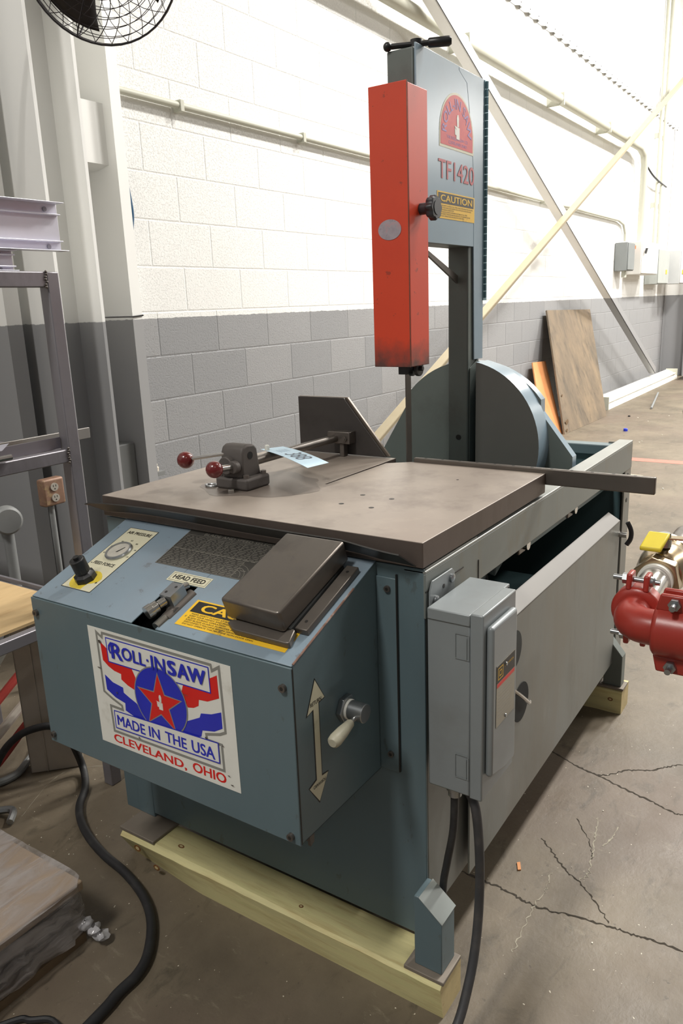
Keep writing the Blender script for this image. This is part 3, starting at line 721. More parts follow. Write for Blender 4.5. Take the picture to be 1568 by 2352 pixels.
# stickers on the head door
FD = Frame((-1.045, -1.8832, 1.5), (1,0,0), (0,0,1), (0,-1,0))   # u = x+1.045, v = z-1.5
def dome(cx_, zb, hw, ht, n=24):
    r = hw; pts = [(cx_-hw, zb), (cx_+hw, zb)]
    for i in range(n+1):
        a = math.pi*i/n; pts.append((cx_+hw*math.cos(a), zb+(ht-hw)+hw*math.sin(a)))
    return pts
g = G(); plate(g, FD, dome(.103, .1375, .097, .129), 0, .0004); dm = g.build('dome_sticker', CREAM, saw, smooth=0)
g = G(); plate(g, FD, dome(.103, .1435, .091, .118), .0004, .0003); g.build('red_field', PRDRED, dm, smooth=0)
g = G(); text(g, FD, 'ROLL-IN SAW', 0,0,0,0, .0009, .02, arc=(.103, .170, .060, .084, 178, 2)); flat(g, 'lettering', PRPURP, dm)
g = G(); text(g, FD, 'THE ROLL-IN SAW CO.', .045, .160, .165, .167, .0009, .0); text(g, FD, 'CLEVELAND OHIO', .055, .149, .158, .156, .0009, .0); flat(g, 'lettering', PRPURP, dm)
def saw_logo(g, fr, u, v, s_, h, mat):
    plate(g, fr, [(u-.10*s_, v-.45*s_), (u+.22*s_, v-.45*s_), (u+.22*s_, v), (u-.3*s_, v+.05*s_), (u-.1*s_, v-.08*s_)], h, .0002, mat)
    plate(g, fr, [(u-.02*s_, v+.03*s_), (u+.14*s_, v+.03*s_), (u+.16*s_, v+.36*s_), (u+.10*s_, v+.5*s_), (u, v+.5*s_), (u-.05*s_, v+.36*s_)], h, .0002, mat)
    plate(g, fr, [(u-.22*s_, v-.30*s_), (u-.10*s_, v-.30*s_), (u-.10*s_, v-.1*s_), (u-.25*s_, v-.02*s_)], h, .0002, mat)
g = G(); saw_logo(g, FD, .103, .190, .058, .0009, WHITE); g.build('saw_emblem', WHITE, dm, smooth=0)
g = G(); text(g, FD, 'TF1420', .0, .0665, .205, .110, .0006, .018); flat(g, 'model_number', PRTF, saw)
g = G(); plate(g, FD, rect(-.007, -.024, .208, .0375), 0, .0004); cs = g.build('caution_sticker', YELLOW, saw, smooth=0)
g = G(); plate(g, FD, rect(-.001, .0105, .202, .0345), .0004, .0003); g.build('black_band', PRBLK, cs, smooth=0)
g = G(); text(g, FD, 'CAUTION', .010, .0145, .192, .0305, .0009, .035); flat(g, 'lettering', YELLOW, cs)
CL = ['WEAR SAFETY GLASSES AT ALL TIMES WHILE OPERATING THIS MACHINE', 'KEEP YOUR HANDS AND FINGERS AWAY FROM SAW BLADE AND BLADE',
      'PATH DURING OPERATION', 'KEEP BLADE GUARDS IN PROPER POSITIONS AT ALL TIMES', 'DISCONNECT MACHINE BEFORE SERVICING OR CHANGING BLADE', 'DO NOT OPERATE THIS MACHINE WITH DOOR OPEN']
WID = [1, .95, .40, .82, .92, .72]
g = G()
for i, (s_, k) in enumerate(zip(CL, WID)): text(g, FD, s_, .008, .0065-.0048*i-.0025, .008+.188*k, .0065-.0048*i+.0007, .0007, 0)
flat(g, 'lettering', PRBLK, cs)

# control box
XB, XK, YA, YB = -2.001, -1.7485, -1.478, -2.112
ZFB, ZFT, ZBT = .440, .755, .8485
SLO = Frame((XB, YA, ZFT), (0,-1,0), (XK-XB, 0, ZBT-ZFT), (-(ZBT-ZFT), 0, XK-XB)); SL = math.hypot(XK-XB, ZBT-ZFT); SW = YA-YB
prof = [(XB, ZFB), (XB, ZFT), (XK, ZBT), (XK, ZFB)]
g = G()
for yy, th_ in ((YB, .003), (YA-.003, .003)): g.prism([(x+(.003 if x == XB else 0), yy, z-.003) if z != ZFB else (x+(.003 if x == XB else 0), yy, z) for x, z in prof], (0, th_, 0))
g.box((XB+.003, YB, ZFB), (XK, YA, ZFB+.003))
su0, su1, sv1 = .282, .341, .117
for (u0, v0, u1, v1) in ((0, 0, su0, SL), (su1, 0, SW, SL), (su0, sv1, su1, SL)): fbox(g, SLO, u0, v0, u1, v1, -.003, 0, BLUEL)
for i in range(len(g.m)): pass
g.mats = [BLUE if m_ is None else m_ for m_ in g.mats] or [BLUE]
cb = g.build('control_box', BLUE, saw, bevel=.0012)
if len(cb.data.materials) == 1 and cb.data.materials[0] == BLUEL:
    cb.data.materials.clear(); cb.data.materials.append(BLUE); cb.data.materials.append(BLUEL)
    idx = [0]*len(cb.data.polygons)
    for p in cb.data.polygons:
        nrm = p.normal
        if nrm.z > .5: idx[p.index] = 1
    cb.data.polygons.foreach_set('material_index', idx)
G().box((XB-.003, YB-.001, ZFB-.001), (XB+.0015, YA+.001, ZFT-.002)).build('box_front', BLUE, cb, bevel=.0015)
for y, z in ((-2.097, .718), (-2.095, .453), (-1.491, .723), (-1.490, .458)): bolt(G(), (XB-.003, y, z), (-1,0,0), .0065, .006, STEEL).build('bolt', STEEL, cb)
g = G(); g.box((XB-.001, YB-.0016, ZFB+.002), (XB+.0016, YB-.0004, ZFT-.004)); g.build('cover_seam', PRBLK, cb)
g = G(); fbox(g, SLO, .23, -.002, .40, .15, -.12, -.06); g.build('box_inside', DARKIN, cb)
# worn metal edge of the slope
g = G(); g.tube([SLO.p(SW, .004, .0003), SLO.p(SW, .19, .0003)], .0018, 6, smooth=False); g.build('worn_edge', M('bare_rust_edge', (150, 118, 104), .4, .4, .3, 60, ((206, 206, 202), .7, 26, .4)), cb)
# strip on the right of the box with its bolts
st = G().box((XF-.004, -2.152, .444), (XF, -2.1125, .822)).build('cover_strip', BLUE, saw, bevel=.001)
for z in (.814-.012, .479): bolt(G(), (XF-.004, -2.136, z), (-1,0,0), .006, .004, STEEL).build('bolt', STEEL, st)
g = G(); g.box((XF-.0046, -2.1545, .446), (XF-.001, -2.1520, .83)); g.build('strip_gap', PRBLK, st)
# slope furniture
g = G(); plate(g, SLO, rect(.042, .0425, .1245, .2405), 0, .0006); gp = g.build('gauge_plate', CREAM, saw, smooth=0)
g = G(); outline(g, SLO, rect(.0415, .042, .125, .241), .0012, .0003, .0005); g.build('dark_edge', PRBLK, gp, smooth=0)
g = G(); pts = []
for i in range(24):
    a = 2*math.pi*i/24; rr = .030*(1+.22*math.sin(3*a)+.1*math.cos(5*a)); pts.append((min(.123, max(.0435, .077+1.2*rr*math.cos(a))), max(.0435, .072+rr*math.sin(a))))
plate(g, SLO, pts, .0006, .0002); g.build('oil_stain', STAINY, gp, smooth=0)
g = G(); text(g, SLO, 'AIR PRESSURE', .049, .2215, .118, .2305, .001, .02); text(g, SLO, 'FEED FORCE', .053, .1175, .112, .1265, .001, .02)
text(g, SLO, '+', .112, .066, .118, .072, .001, .02); text(g, SLO, '-', .046, .118, .050, .120, .001, 0)
for i, s_ in enumerate(('0', '20', '40', '60', '80', '100', '120')):
    a = math.radians(200-220*i/6); uu = .084+.036*math.cos(a); vv = .166+.036*math.sin(a)
    text(g, SLO, s_, uu-.003, vv-.002, uu+.003, vv+.002, .001, 0)
flat(g, 'lettering', PRBLK, gp)
gc = SLO.p(.0835, .1635, 0)
g = G(); g.lathe(gc, SLO.N, [(0, .0285), (.004, .0290), (.0065, .0270), (.0065, .0240), (.0030, .0236)], 36); gg = g.build('pressure_gauge', ZINC, saw)
g = G(); g.cyl(gc+SLO.N*.0005, gc+SLO.N*.0042, .0238, 32); g.build('dial', M('dial_face', (176, 172, 162), .4, 0, .1, 60), gg)
g = G(); c_ = Frame(gc, SLO.U, SLO.V, SLO.N); plate(g, c_, [(-.002, -.006), (.002, -.005), (.009, .012), (.008, .0125)], .0045, .0004); g.build('needle', PRBLK, gg)
kc = SLO.p(.081, .074, 0)
g = G(); g.lathe(kc, SLO.N, [(0, .022), (.012, .021), (.016, .015), (.019, .0125), (.019, .0145), (.022, .0155), (.046, .0145), (.048, .012)], 8); kb = g.build('feed_knob', BLACK, saw, smooth=20)
g = G(); g.cyl(kc+SLO.N*.019, kc+SLO.N*.047, .0150, 28); g.cyl(kc+SLO.N*.047, kc+SLO.N*.054, .006, 12); g.build('knob_cap', BLACK, kb)
g = G(); plate(g, SLO, [(.195, .155), (.428, .155), (.458, .268), (.456, .2685), (.195, .2685)], 0, .0005); plt_ = [(.195, .1555), (.46, .1555), (.46, .268), (.195, .268)]
g = G(); plate(g, SLO, plt_, 0, .0005); ch = g.build('speed_chart', CHARTM, saw, smooth=0)
g = G(); outline(g, SLO, rect(.196, .1565, .459, .267), .0010, .0005, .0002, True)
random.seed(3)
for i in range(22):
    v = .160+i*.0046
    if v > .252: break
    uu = .200
    while uu < .452:
        L_ = random.uniform(.004, .018)
        if not (.395 < uu+L_ and v < .205 and random.random() < .8): fbox(g, SLO, uu, v, min(uu+L_, .452), v+.0010, .0005, .0007)
        uu += L_+random.uniform(.003, .006)
for uu in (.262, .300, .318, .352, .386, .420): fbox(g, SLO, uu, .158, uu+.0007, .252, .0005, .0007)
for v in (.252, .2075): fbox(g, SLO, .197, v, .457, v+.0008, .0005, .0007)
for r_ in (.018, .026, .034):
    outline(g, SLO, [(.386+r_*math.cos(math.radians(a)), .160+r_*math.sin(math.radians(a))) for a in range(0, 91, 15)], .0007, .0005, .0002, False)
text(g, SLO, 'BLADE AND SPEED SELECTOR', .240, .2555, .440, .2635, .0008, .0)
flat(g, 'engraving', CHARTL, ch)
g = G(); plate(g, SLO, rect(.2605, .1175, .358, .1435), 0, .0008); hf = g.build('name_plate', CREAM, saw, smooth=0)
g = G(); outline(g, SLO, rect(.264, .1205, .3545, .1405), .0008, .0008, .0001); g.build('border_line', PRBLK, hf, smooth=0, recalc=False); g = G(); text(g, SLO, 'HEAD FEED', .270, .125, .3485, .1365, .0011, .035); flat(g, 'lettering', PRBLK, hf)
g = G(); plate(g, SLO, rect(.368, .0225, .606, .0870), 0, .0005); cl_ = g.build('caution_label', YELLOW, saw, smooth=0)
g = G(); plate(g, SLO, rect(.374, .057, .600, .0835), .0005, .0003); g.build('black_band', PRBLK, cl_, smooth=0)
g = G(); text(g, SLO, 'CAUTION', .392, .0610, .590, .0795, .001, .04); flat(g, 'lettering', YELLOW, cl_)
g = G()
for i, (s_, k) in enumerate(zip(['WEAR SAFETY GLASSES AT ALL TIMES WHILE OPERATING THIS MACHINE', 'KEEP YOUR HANDS AND FINGERS AWAY FROM SAW BLADE AND', 'BLADE DURING OPERATION', 'KEEP BLADE GUARDS IN PROPER POSITIONS AT ALL TIMES', 'DISCONNECT MACHINE BEFORE SERVICING OR CHANGING BLADE', 'DO NOT OPERATE THIS MACHINE WITH DOOR OPEN'], [1, .95, .42, .86, .94, .76])):
    text(g, SLO, s_, .382, .0520-.0050*i-.0006, .382+.205*k, .0520-.0050*i+.0026, .0009, 0)
flat(g, 'lettering', PRBLK, cl_)
# head feed valve in the slot
g = G(); B = lambda u, v, h: SLO.p(u, v, h)
fbox(g, SLO, .318, .052, .345, .088, .004, .030, ZINC); g.cyl(B(.332, .088, .018), B(.336, .103, .015), .0065, 14, mat=CHROME)
g.cyl(B(.327, .052, .018), B(.323, .038, .018), .008, 16, mat=CHROME); g.cyl(B(.3225, .036, .018), B(.3195, .026, .018), .011, 18, mat=CHROME); g.cyl(B(.3195, .026, .018), B(.3165, .014, .018), .0125, 20, mat=CHROME)
for u, v in ((.326, .062), (.336, .078)): g.cyl(B(u, v, .0299), B(u, v, .0303), .003, 10, mat=PRBLK)
vb = g.build('feed_valve', ZINC, saw, bevel=.0008)
g = G(); g.cyl(B(.343, .10, -.004), B(.340, .03, -.004), .012, 16, mat=STEEL); g.cyl(B(.340, .035, -.002), B(.338, .006, -.002), .0095, 16, mat=CHROME); g.cyl(B(.330, .05, .0), B(.350, .05, .0), .008, 12, mat=STEEL)
g.build('lower_spool', STEEL, vb)
# pedal-like hinged cover
g = G(); plate(g, SLO, [(.469, .055), (.474, .243), (.597, .244), (.5925, .051), (.586, .049), (.473, .0525)], .014, .040); pc = g.build('hinged_cover', COVERM, saw, bevel=.004, seg=3)
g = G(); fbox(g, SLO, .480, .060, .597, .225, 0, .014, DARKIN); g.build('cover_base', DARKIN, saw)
g = G(); plate(g, SLO, [(.476, .044), (.484, .0535), (.600, .0625), (.6035, .061), (.611, .033), (.604, .031), (.498, .032)], .0005, .012); g.build('front_bar', STEELB, saw, bevel=.0015)
o = G(); fbox(o, SLO, .5990, .066, .6230, .232, .0005, .012); o = o.build('side_bar', STEELB, saw, bevel=.0015)
g = G(); g.cyl(B(.610, .085, .0119), B(.610, .085, .0123), .003, 10); g.cyl(B(.610, .215, .0119), B(.610, .215, .0123), .003, 10); g.build('bolt_hole', PRBLK, o)
g = G(); g.cyl(B(.474, .257, .030), B(.570, .257, .030), .0050, 12); fbox(g, SLO, .480, .240, .566, .256, .026, .029)
g.build('cover_hinge', STEELB, saw)
# right side of the control box: travel arrow, handle
FA = Frame((-1.945, YB-.0002, .60), (1,0,0), (0,0,1), (0,-1,0))
def arrow(k):
    return [(0, .108+k*1.6), (.024+k, .068-k*.7), (.007+k, .066-k), (.007+k, -.068+k), (.0245+k, -.070+k*.6), (-.002, -.110-k*1.8), (-.0275-k, -.074+k*.8), (-.007-k, -.068+k), (-.007-k, .060-k), (-.024-k*1.3, .056-k)]
g = G(); plate(g, FA, arrow(.0022), 0, .0003); ar = g.build('travel_arrow', PRBLK, saw, smooth=0)
g = G(); plate(g, FA, arrow(0), .0003, .0003); g.build('arrow_field', CREAM, ar, smooth=0)
g = G(); text(g, FA, 'RETURN', -.0150, .0665, .0150, .0735, .0008, .01); flat(g, 'lettering', PRBLK, ar); g = G(); text(g, FA, 'FORWARD', -.0175, -.0805, .0165, -.0745, .0008, .01, flip=True); flat(g, 'lettering', PRBLK, ar)
g = G(); g.cyl((-1.866, YB, .622), (-1.866, YB-.010, .622), .025, 6, mat=ZINC); g.cyl((-1.866, YB-.010, .622), (-1.866, YB-.015, .622), .0175, 24, mat=WHITE); g.cyl((-1.866, YB-.015, .622), (-1.866, YB-.044, .622), .0165, 24, mat=ZINC)
lv = g.build('shift_lever', ZINC, saw, bevel=.0012)
a_ = V((-1.868, YB-.030, .618)); b_ = V((-1.958, YB-.038, .613))
g = G(); g.cyl(a_, a_+(b_-a_)*.4, .0045, 12); g.build('lever_rod', CHROME, lv)
dv = (b_-a_); g = G(); g.lathe(a_+dv*.28, dv, [(0, .0055), (.004, .0075), (.030, .0105), (.052, .0115), (.060, .0105), (.064, .007)], 18); g.build('lever_grip', M('ivory_grip', (176, 172, 152), .45, 0, .08, 60), lv)
g = G(); g.box((-1.952, YB+.022, .405), (-1.940, YB+.028, .441)); g.hexa([(-1.955, YB+.02, .441), (-1.938, YB+.02, .441), (-1.941, YB+.02, .40), (-1.951, YB+.02, .396)], (0, .006, 0)); g.build('torn_tab', STEEL, cb)
# big logo sign on the box front
FS = Frame((XB-.0032, -1.6435, .7285), (0,-1,0), (0,0,1), (-1,0,0))
P_ = lambda L: [(u/1000, -v/1000) for u, v in L]
g = G(); plate(g, FS, P_([(-1.5, 0.5), (347, 0.5), (349, 233), (1, 237)]), 0, .0005); sg = g.build('logo_sign', WHITE, saw, smooth=0)
h1 = .0006; tk = .0002
g = G(); outline(g, FS, P_([(22, 9), (36, 17), (38, 8), (304, 8), (306, 18), (322, 8), (325, 126), (312, 133), (280, 142), (281, 152), (314, 152), (315, 201), (40, 206), (38, 154), (71, 154), (70, 146), (46, 138), (24, 128)]), .0052, h1-.0001, tk); g.build('grey_outline', PRGREY, sg, smooth=0)
g = G()
plate(g, FS, P_([(30, 27), (48, 38), (50, 62), (108, 62), (116, 78), (112, 104), (93, 99), (77, 91), (78, 80), (60, 78), (45, 72), (32, 63)]), h1, tk)
g.build('red_bunting', PRRED, sg, smooth=0); g = G()
plate(g, FS, P_([(316, 24), (298, 34), (298, 58), (236, 60), (230, 76), (242, 102), (256, 99), (268, 92), (270, 80), (290, 78), (317, 65)]), h1, tk)
g.build('red_bunting', PRRED, sg, smooth=0)
g = G()
plate(g, FS, P_([(32, 92), (52, 103), (79, 107), (79, 117), (95, 124), (111, 130), (140, 160), (100, 159), (79, 153), (80, 138), (55, 133), (33, 122)]), h1, tk)
g.build('blue_bunting', PRBLUE, sg, smooth=0); g = G()
plate(g, FS, P_([(319, 90), (296, 100), (272, 105), (268, 114), (238, 129), (222, 158), (248, 157), (268, 150), (272, 137), (300, 131), (319, 120)]), h1, tk)
g.build('blue_bunting', PRBLUE, sg, smooth=0)
g = G(); plate(g, FS, P_([(47, 15), (298, 14), (299, 60), (48, 62)]), h1+.0003, tk, WHITE); outline(g, FS, P_([(47, 15), (298, 14), (299, 60), (48, 62)]), .0022, h1+.0004, tk, True, PRBLUE); g.build('name_band', WHITE, sg, smooth=0)
circ = lambda r, n=48: [(.1755+r*math.cos(2*math.pi*i/n), -.1085+r*math.sin(2*math.pi*i/n)) for i in range(n)]
g = G(); plate(g, FS, circ(.0655), h1+.0007, .0001, PRGREY); plate(g, FS, circ(.0632), h1+.0008, .0001, PRBLUE); g.build('blue_disc', PRBLUE, sg, smooth=0)
def star(r, rin):
    return [(.1745+(r if i % 2 == 0 else rin)*math.sin(math.pi*i/5), -.1115+(r if i % 2 == 0 else rin)*math.cos(math.pi*i/5)) for i in range(10)]
g = G(); plate(g, FS, star(.0590, .0240), h1+.0010, .0001, PRGREY); plate(g, FS, star(.0545, .0213), h1+.0011, .0001, PRRED); g.build('red_star', PRRED, sg, smooth=0)
g = G(); saw_logo(g, FS, .1745, -.111, .030, h1+.0013, WHITE); g.build('saw_emblem', WHITE, sg, smooth=0)
q2 = P_([(48, 161), (307, 150), (307, 188), (48, 196)])
g = G(); plate(g, FS, q2, h1+.0013, tk, WHITE); outline(g, FS, q2, .0022, h1+.0014, tk, True, PRBLUE); g.build('origin_band', WHITE, sg, smooth=0)
g = G()
for s_, (u0, v0, u1, v1), bd in (('R', (.060, -.052, .090, -.020), .03), ('OLL', (.088, -.048, .149, -.023), .03), ('\u00b7', (.152, -.037, .157, -.032), .06), ('IN', (.163, -.049, .198, -.022), .03), ('S', (.203, -.049, .224, -.021), .055), ('AW', (.226, -.049, .292, -.021), .05)):
    text(g, FS, s_, u0, v0, u1, v1, h1+.0020, bd*1.2)
outline(g, FS, [(.068, -.0215), (.060, -.023), (.055, -.029), (.054, -.036), (.058, -.043)], .0038, h1+.0019, .0001, False)
text(g, FS, 'MADE', .054, -.1885, .128, -.1675, h1+.0017, .04); text(g, FS, 'IN', .138, -.1875, .166, -.1665, h1+.0017, .04); text(g, FS, 'THE', .180, -.1855, .232, -.1645, h1+.0017, .04); text(g, FS, 'USA', .244, -.185, .298, -.162, h1+.0017, .04)
flat(g, 'lettering', PRBLUE, sg)
g = G(); text(g, FS, 'CLEVELAND,', .036, -.2315, .225, -.212, h1, .04); flat(g, 'lettering', PRRED, sg); g = G(); text(g, FS, 'OHIO', .240, -.226, .318, -.207, h1, .04); flat(g, 'lettering', PRRED, sg)
g = G()
for (u, v, a, b) in ((.030, -.026, .007, .007), (.020, -.080, .009, .002), (.062, -.121, .004, .003), (.093, -.030, .003, .004), (.110, -.199, .004, .003), (.280, -.148, .004, .004), (.318, -.152, .003, .003), (.326, -.206, .005, .002), (.332, -.222, .006, .002), (.240, -.078, .014, .0008)):
    plate(g, FS, [(u+a/2*math.cos(x)*(1+.3*math.sin(3*x)), v+b/2*math.sin(x)) for x in [2*math.pi*i/10 for i in range(10)]], h1+.0018, .0002)
cpp = g.build('chipped_paint', STEEL, sg, smooth=0); cpp['kind'] = 'stuff'

# disconnect enclosure on the side
ex0, ex1, ey0, ey1, ez0, ez1 = -1.771, -1.603, -2.300, -2.222, .457, .789
G().prism([(-1.742, -2.210, .50), (-1.742, -2.210, .805), (-1.732, -2.210, .822), (-1.655, -2.210, .822), (-1.645, -2.210, .812), (-1.645, -2.210, .50)], (0, -.003, 0)).build('mounting_plate', ENCL, saw, bevel=.001)
for x, z in ((-1.722, .785), (-1.660, .805)): G().lathe((x, -2.213, z), (0,-1,0), [(0, .008), (.004, .008), (.006, .004)], 14).build('mounting_screw', ZINC, saw)
g = G(); g.cyl((-1.69, -2.2131, .80), (-1.69, -2.2138, .80), .004, 10); g.cyl((-1.69, -2.2131, .776), (-1.69, -2.2138, .776), .004, 10); g.build('screw_hole', PRBLK, saw)
en = G().box((ex0, ey0, ez0), (ex1, ey1, ez1)).build('disconnect_box', ENCL, saw, bevel=.003, seg=2)
G().box((ex0-.002, ey0, ez1-.018), (ex1, ey1-.001, ez1+.002)).build('box_top_flange', ENCL, en, bevel=.002)
G().box((ex0-.001, -2.323, ez0-.002), (-1.632, ey0, ez1+.005)).build('box_lid', ENCL, en, bevel=.0025)
g = G(); g.prism([(-1.762, -2.323, .50), (-1.762, -2.323, .772), (-1.655, -2.323, .772), (-1.655, -2.323, .485), (-1.70, -2.323, .485)], (0, -.013, 0)); g.build('lid_pad', ENCL, en, bevel=.006, seg=3)
FL = Frame((-1.747, -2.3363, .587), (1,0,0), (0,0,1), (0,-1,0))
g = G(); plate(g, FL, rect(0, 0, .080, .112), 0, .0004, SILVER); plate(g, FL, rect(.001, .080, .079, .111), .0004, .0002, PRBLK); plate(g, FL, rect(.002, .072, .078, .079), .0004, .0002, PRRED)
outline(g, FL, rect(.006, .086, .026, .106), .0018, .0007, .0001, True, YELLOW); outline(g, FL, rect(.0115, .0915, .0205, .1005), .0018, .0007, .0001, True, YELLOW)
text(g, FL, 'SAFETY SWITCH', .034, .098, .072, .102, .0008, 0, YELLOW)
for i in range(9): fbox(g, FL, .008, .062-.006*i, .008+.062*(.7+.3*((i*37) % 10)/10), .0630-.006*i, .0004, .0005, PRGREY)
g.build('rating_label', SILVER, en, smooth=0)
for x, z in ((-1.707, .6885), (-1.706, .592)): G().lathe((x, -2.3366, z), (0,-1,0), [(0, .0035), (.002, .003)], 10).build('label_screw', ZINC, en)
FE = Frame((ex0-.0002, -2.30, .60), (0,1,0), (0,0,1), (-1,0,0))
for z in (.712, .490):
    g = G(); outline(g, FE, [(.002, z-.6), (.026, z-.6), (.026, z-.6+.044), (.002, z-.6+.044)], .0014, 0, .0014); outline(g, FE, [(.006, z-.6), (.006, z-.6+.040)], .0014, 0, .0018, False); g.build('hasp_emboss', ENCL, en, smooth=0)
g = G(); g.lathe((-1.748, -2.262, .457), (0,0,-1), [(0, .015), (.010, .015), (.012, .012), (.022, .012)], 16); g.build('cable_gland', ZINC, en)

# vise clamp
g = G(); g.box((-1.594, -1.694, ZT), (-1.512, -1.602, .922)); vc = g.build('vise_body', CAST, saw, bevel=.006, seg=3)
g = G(); tw = [(-1.585, .915), (-1.583, .975), (-1.577, .988), (-1.565, .993), (-1.540, .991), (-1.530, .980), (-1.526, .950), (-1.520, .915)]
g.prism([(x, -1.676, z) for x, z in tw], (0, .062, 0)); g.build('vise_tower', CAST, vc, bevel=.005, seg=3)
g = G(); g.cyl((-1.590, -1.664, .948), (-1.604, -1.664, .948), .014, 20); g.cyl((-1.585, -1.640, .949), (-1.600, -1.640, .949), .020, 20); g.build('vise_boss', CAST, vc, bevel=.002)
g = G(); g.cyl((-1.556, -1.6755, .968), (-1.556, -1.6768, .968), .0085, 18); g.build('bore_hole', DARKIN, vc)
for x, y in ((-1.582, -1.683), (-1.524, -1.684), (-1.582, -1.612)): G().cyl((x, y, .920), (x, y, .929), .0065, 14).build('vise_bolt', STEEL, vc)
g = G(); g.tube([(-1.578, -1.628, .973), (-1.600, -1.530, .956)], .0042, 12, smooth=False); hn = g.build('clamp_handle', CHROME, saw)
G().ball((-1.601, -1.523, .954), .0195, 28).build('ball_knob', BALL, hn)
g = G(); g.tube([(-1.600, -1.660, .949), (-1.640, -1.658, .952)], .0075, 14, smooth=False); hn = g.build('clamp_handle', CHROME, saw)
G().ball((-1.652, -1.657, .953), .0185, 28).build('ball_knob', BALL, hn)
g = G(); g.tube([(-1.525, -1.645, .944), (-1.17, -1.645, .944)], .0105, 16, smooth=False); g.build('vise_rod', STEELB, saw)
# jaw: two stacked plates on a block
jp = [(-1.508, ZT+.002), (-1.508, 1.046), (-1.656, 1.046), (-1.780, .897)]
g = G(); g.prism([(-1.146, y, z) for y, z in jp], (.006, 0, 0)); jw = g.build('vise_jaw', JAWM, saw, bevel=.001)
g = G(); g.prism([(-1.1395, y-.008 if i > 1 else y, z+.001) for i, (y, z) in enumerate(jp)], (.008, 0, 0)); g.build('jaw_backing', JAWE, jw, bevel=.001)
g = G(); g.box((-1.178, -1.690, .930), (-1.146, -1.622, .962)); g.box((-1.172, -1.668, ZT), (-1.152, -1.655, .93)); jb = g.build('jaw_block', STEEL, saw, bevel=.002)
g = G(); hexbolt(g, (-1.178, -1.676, .944), (-1,0,0), .008, .005); g.build('bolt', STEEL, jb)

# ================================================================== THINGS ON THE TABLE
tc = thing('auction_tag', (-1.46, -1.72, ZT), 'pale blue paper tag numbered 388 lying across the vise rod', 'tag')
A_, B_, C_, D_ = V((-1.441, -1.611, .957)), V((-1.383, -1.633, .9555)), V((-1.474, -1.829, .948)), V((-1.539, -1.819, .948))
fr = Frame(A_, (D_-A_), (B_-A_), (D_-A_).cross(B_-A_))
if fr.N.z < 0: fr.N = -fr.N
Uv = (D_-A_).normalized(); fr.V = (fr.N.cross(Uv)).normalized()
if fr.V.dot(B_-A_) < 0: fr.V = -fr.V
g = G(); n = 10; vs = []; fs = []
for i in range(n+1):
    t_ = i/n; bend = .004*math.sin(t_*math.pi)
    a = A_.lerp(D_, t_)+V((0,0,bend)); b = B_.lerp(C_, t_)+V((0,0,bend)); vs += [a, b, b+V((0,0,.0006)), a+V((0,0,.0006))]
for i in range(n):
    for k in range(4): fs.append((4*i+k, 4*i+(k+1) % 4, 4*i+4+(k+1) % 4, 4*i+4+k))
fs += [(0,1,2,3), (4*n, 4*n+1, 4*n+2, 4*n+3)]
g.add(vs, fs); g.build('card', CARD, tc)
def card_pt(a, b, h=.0012):
    bend = .004*math.sin(a*math.pi); return A_.lerp(D_, a).lerp(B_.lerp(C_, a), b)+V((0,0,bend+h))
g = G(); vs_, fs_ = text_polys('388', -.01)
x0 = min(p.x for p in vs_); x1 = max(p.x for p in vs_); y0 = min(p.y for p in vs_); y1 = max(p.y for p in vs_)
g.add([card_pt(.42+.30*((p.x-x0)/(x1-x0))+.05*(p.y-y0)/(y1-y0), .22+.62*((p.y-y0)/(y1-y0))) for p in vs_], fs_); flat(g, 'handwriting', M('ink', (70, 76, 92), .5, 0, .05, 20), tc)
g = G()
for i in range(4): g.add([card_pt(.20+.0*i, .30+.12*i, .001), card_pt(.34, .30+.12*i, .001), card_pt(.34, .32+.12*i, .001), card_pt(.20, .32+.12*i, .001)], [(0,1,2,3)])
flat(g, 'small_print', M('ink_faint', (130, 150, 176), .5, 0, .05, 20), tc)
g = G(); g.tube([(-1.452, -1.633, .951), (-1.445, -1.645, .9535), (-1.44, -1.657, .951)], .002, 8); g.lathe((-1.447, -1.636, .956), (0, 0, 1), [(0, .006), (.012, .0055), (.014, .004)], 12); g.build('cable_tie', WHITE, tc)
g = G(); g.lathe((-1.615, -1.667, ZT), (0,0,1), [(0, .0075), (.007, .0075), (.008, .006)], 6); o = g.build('hex_nut', CHROME); tag(o, 'loose shiny hex nut on the table in front of the vise', 'nut')
g = G(); g.tube([(-1.585+.011*math.cos(a*math.pi/6), -1.581+.0135*math.sin(a*math.pi/6), ZT+.003) for a in range(12)], .0022, 6, closed=True); g.tube([(-1.575, -1.59, ZT+.004), (-1.57, -1.597, ZT+.012), (-1.565, -1.600, ZT+.018)], .002, 6); o = g.build('split_ring', ZINC); tag(o, 'small wire cotter ring on the table left of the vise', 'ring')

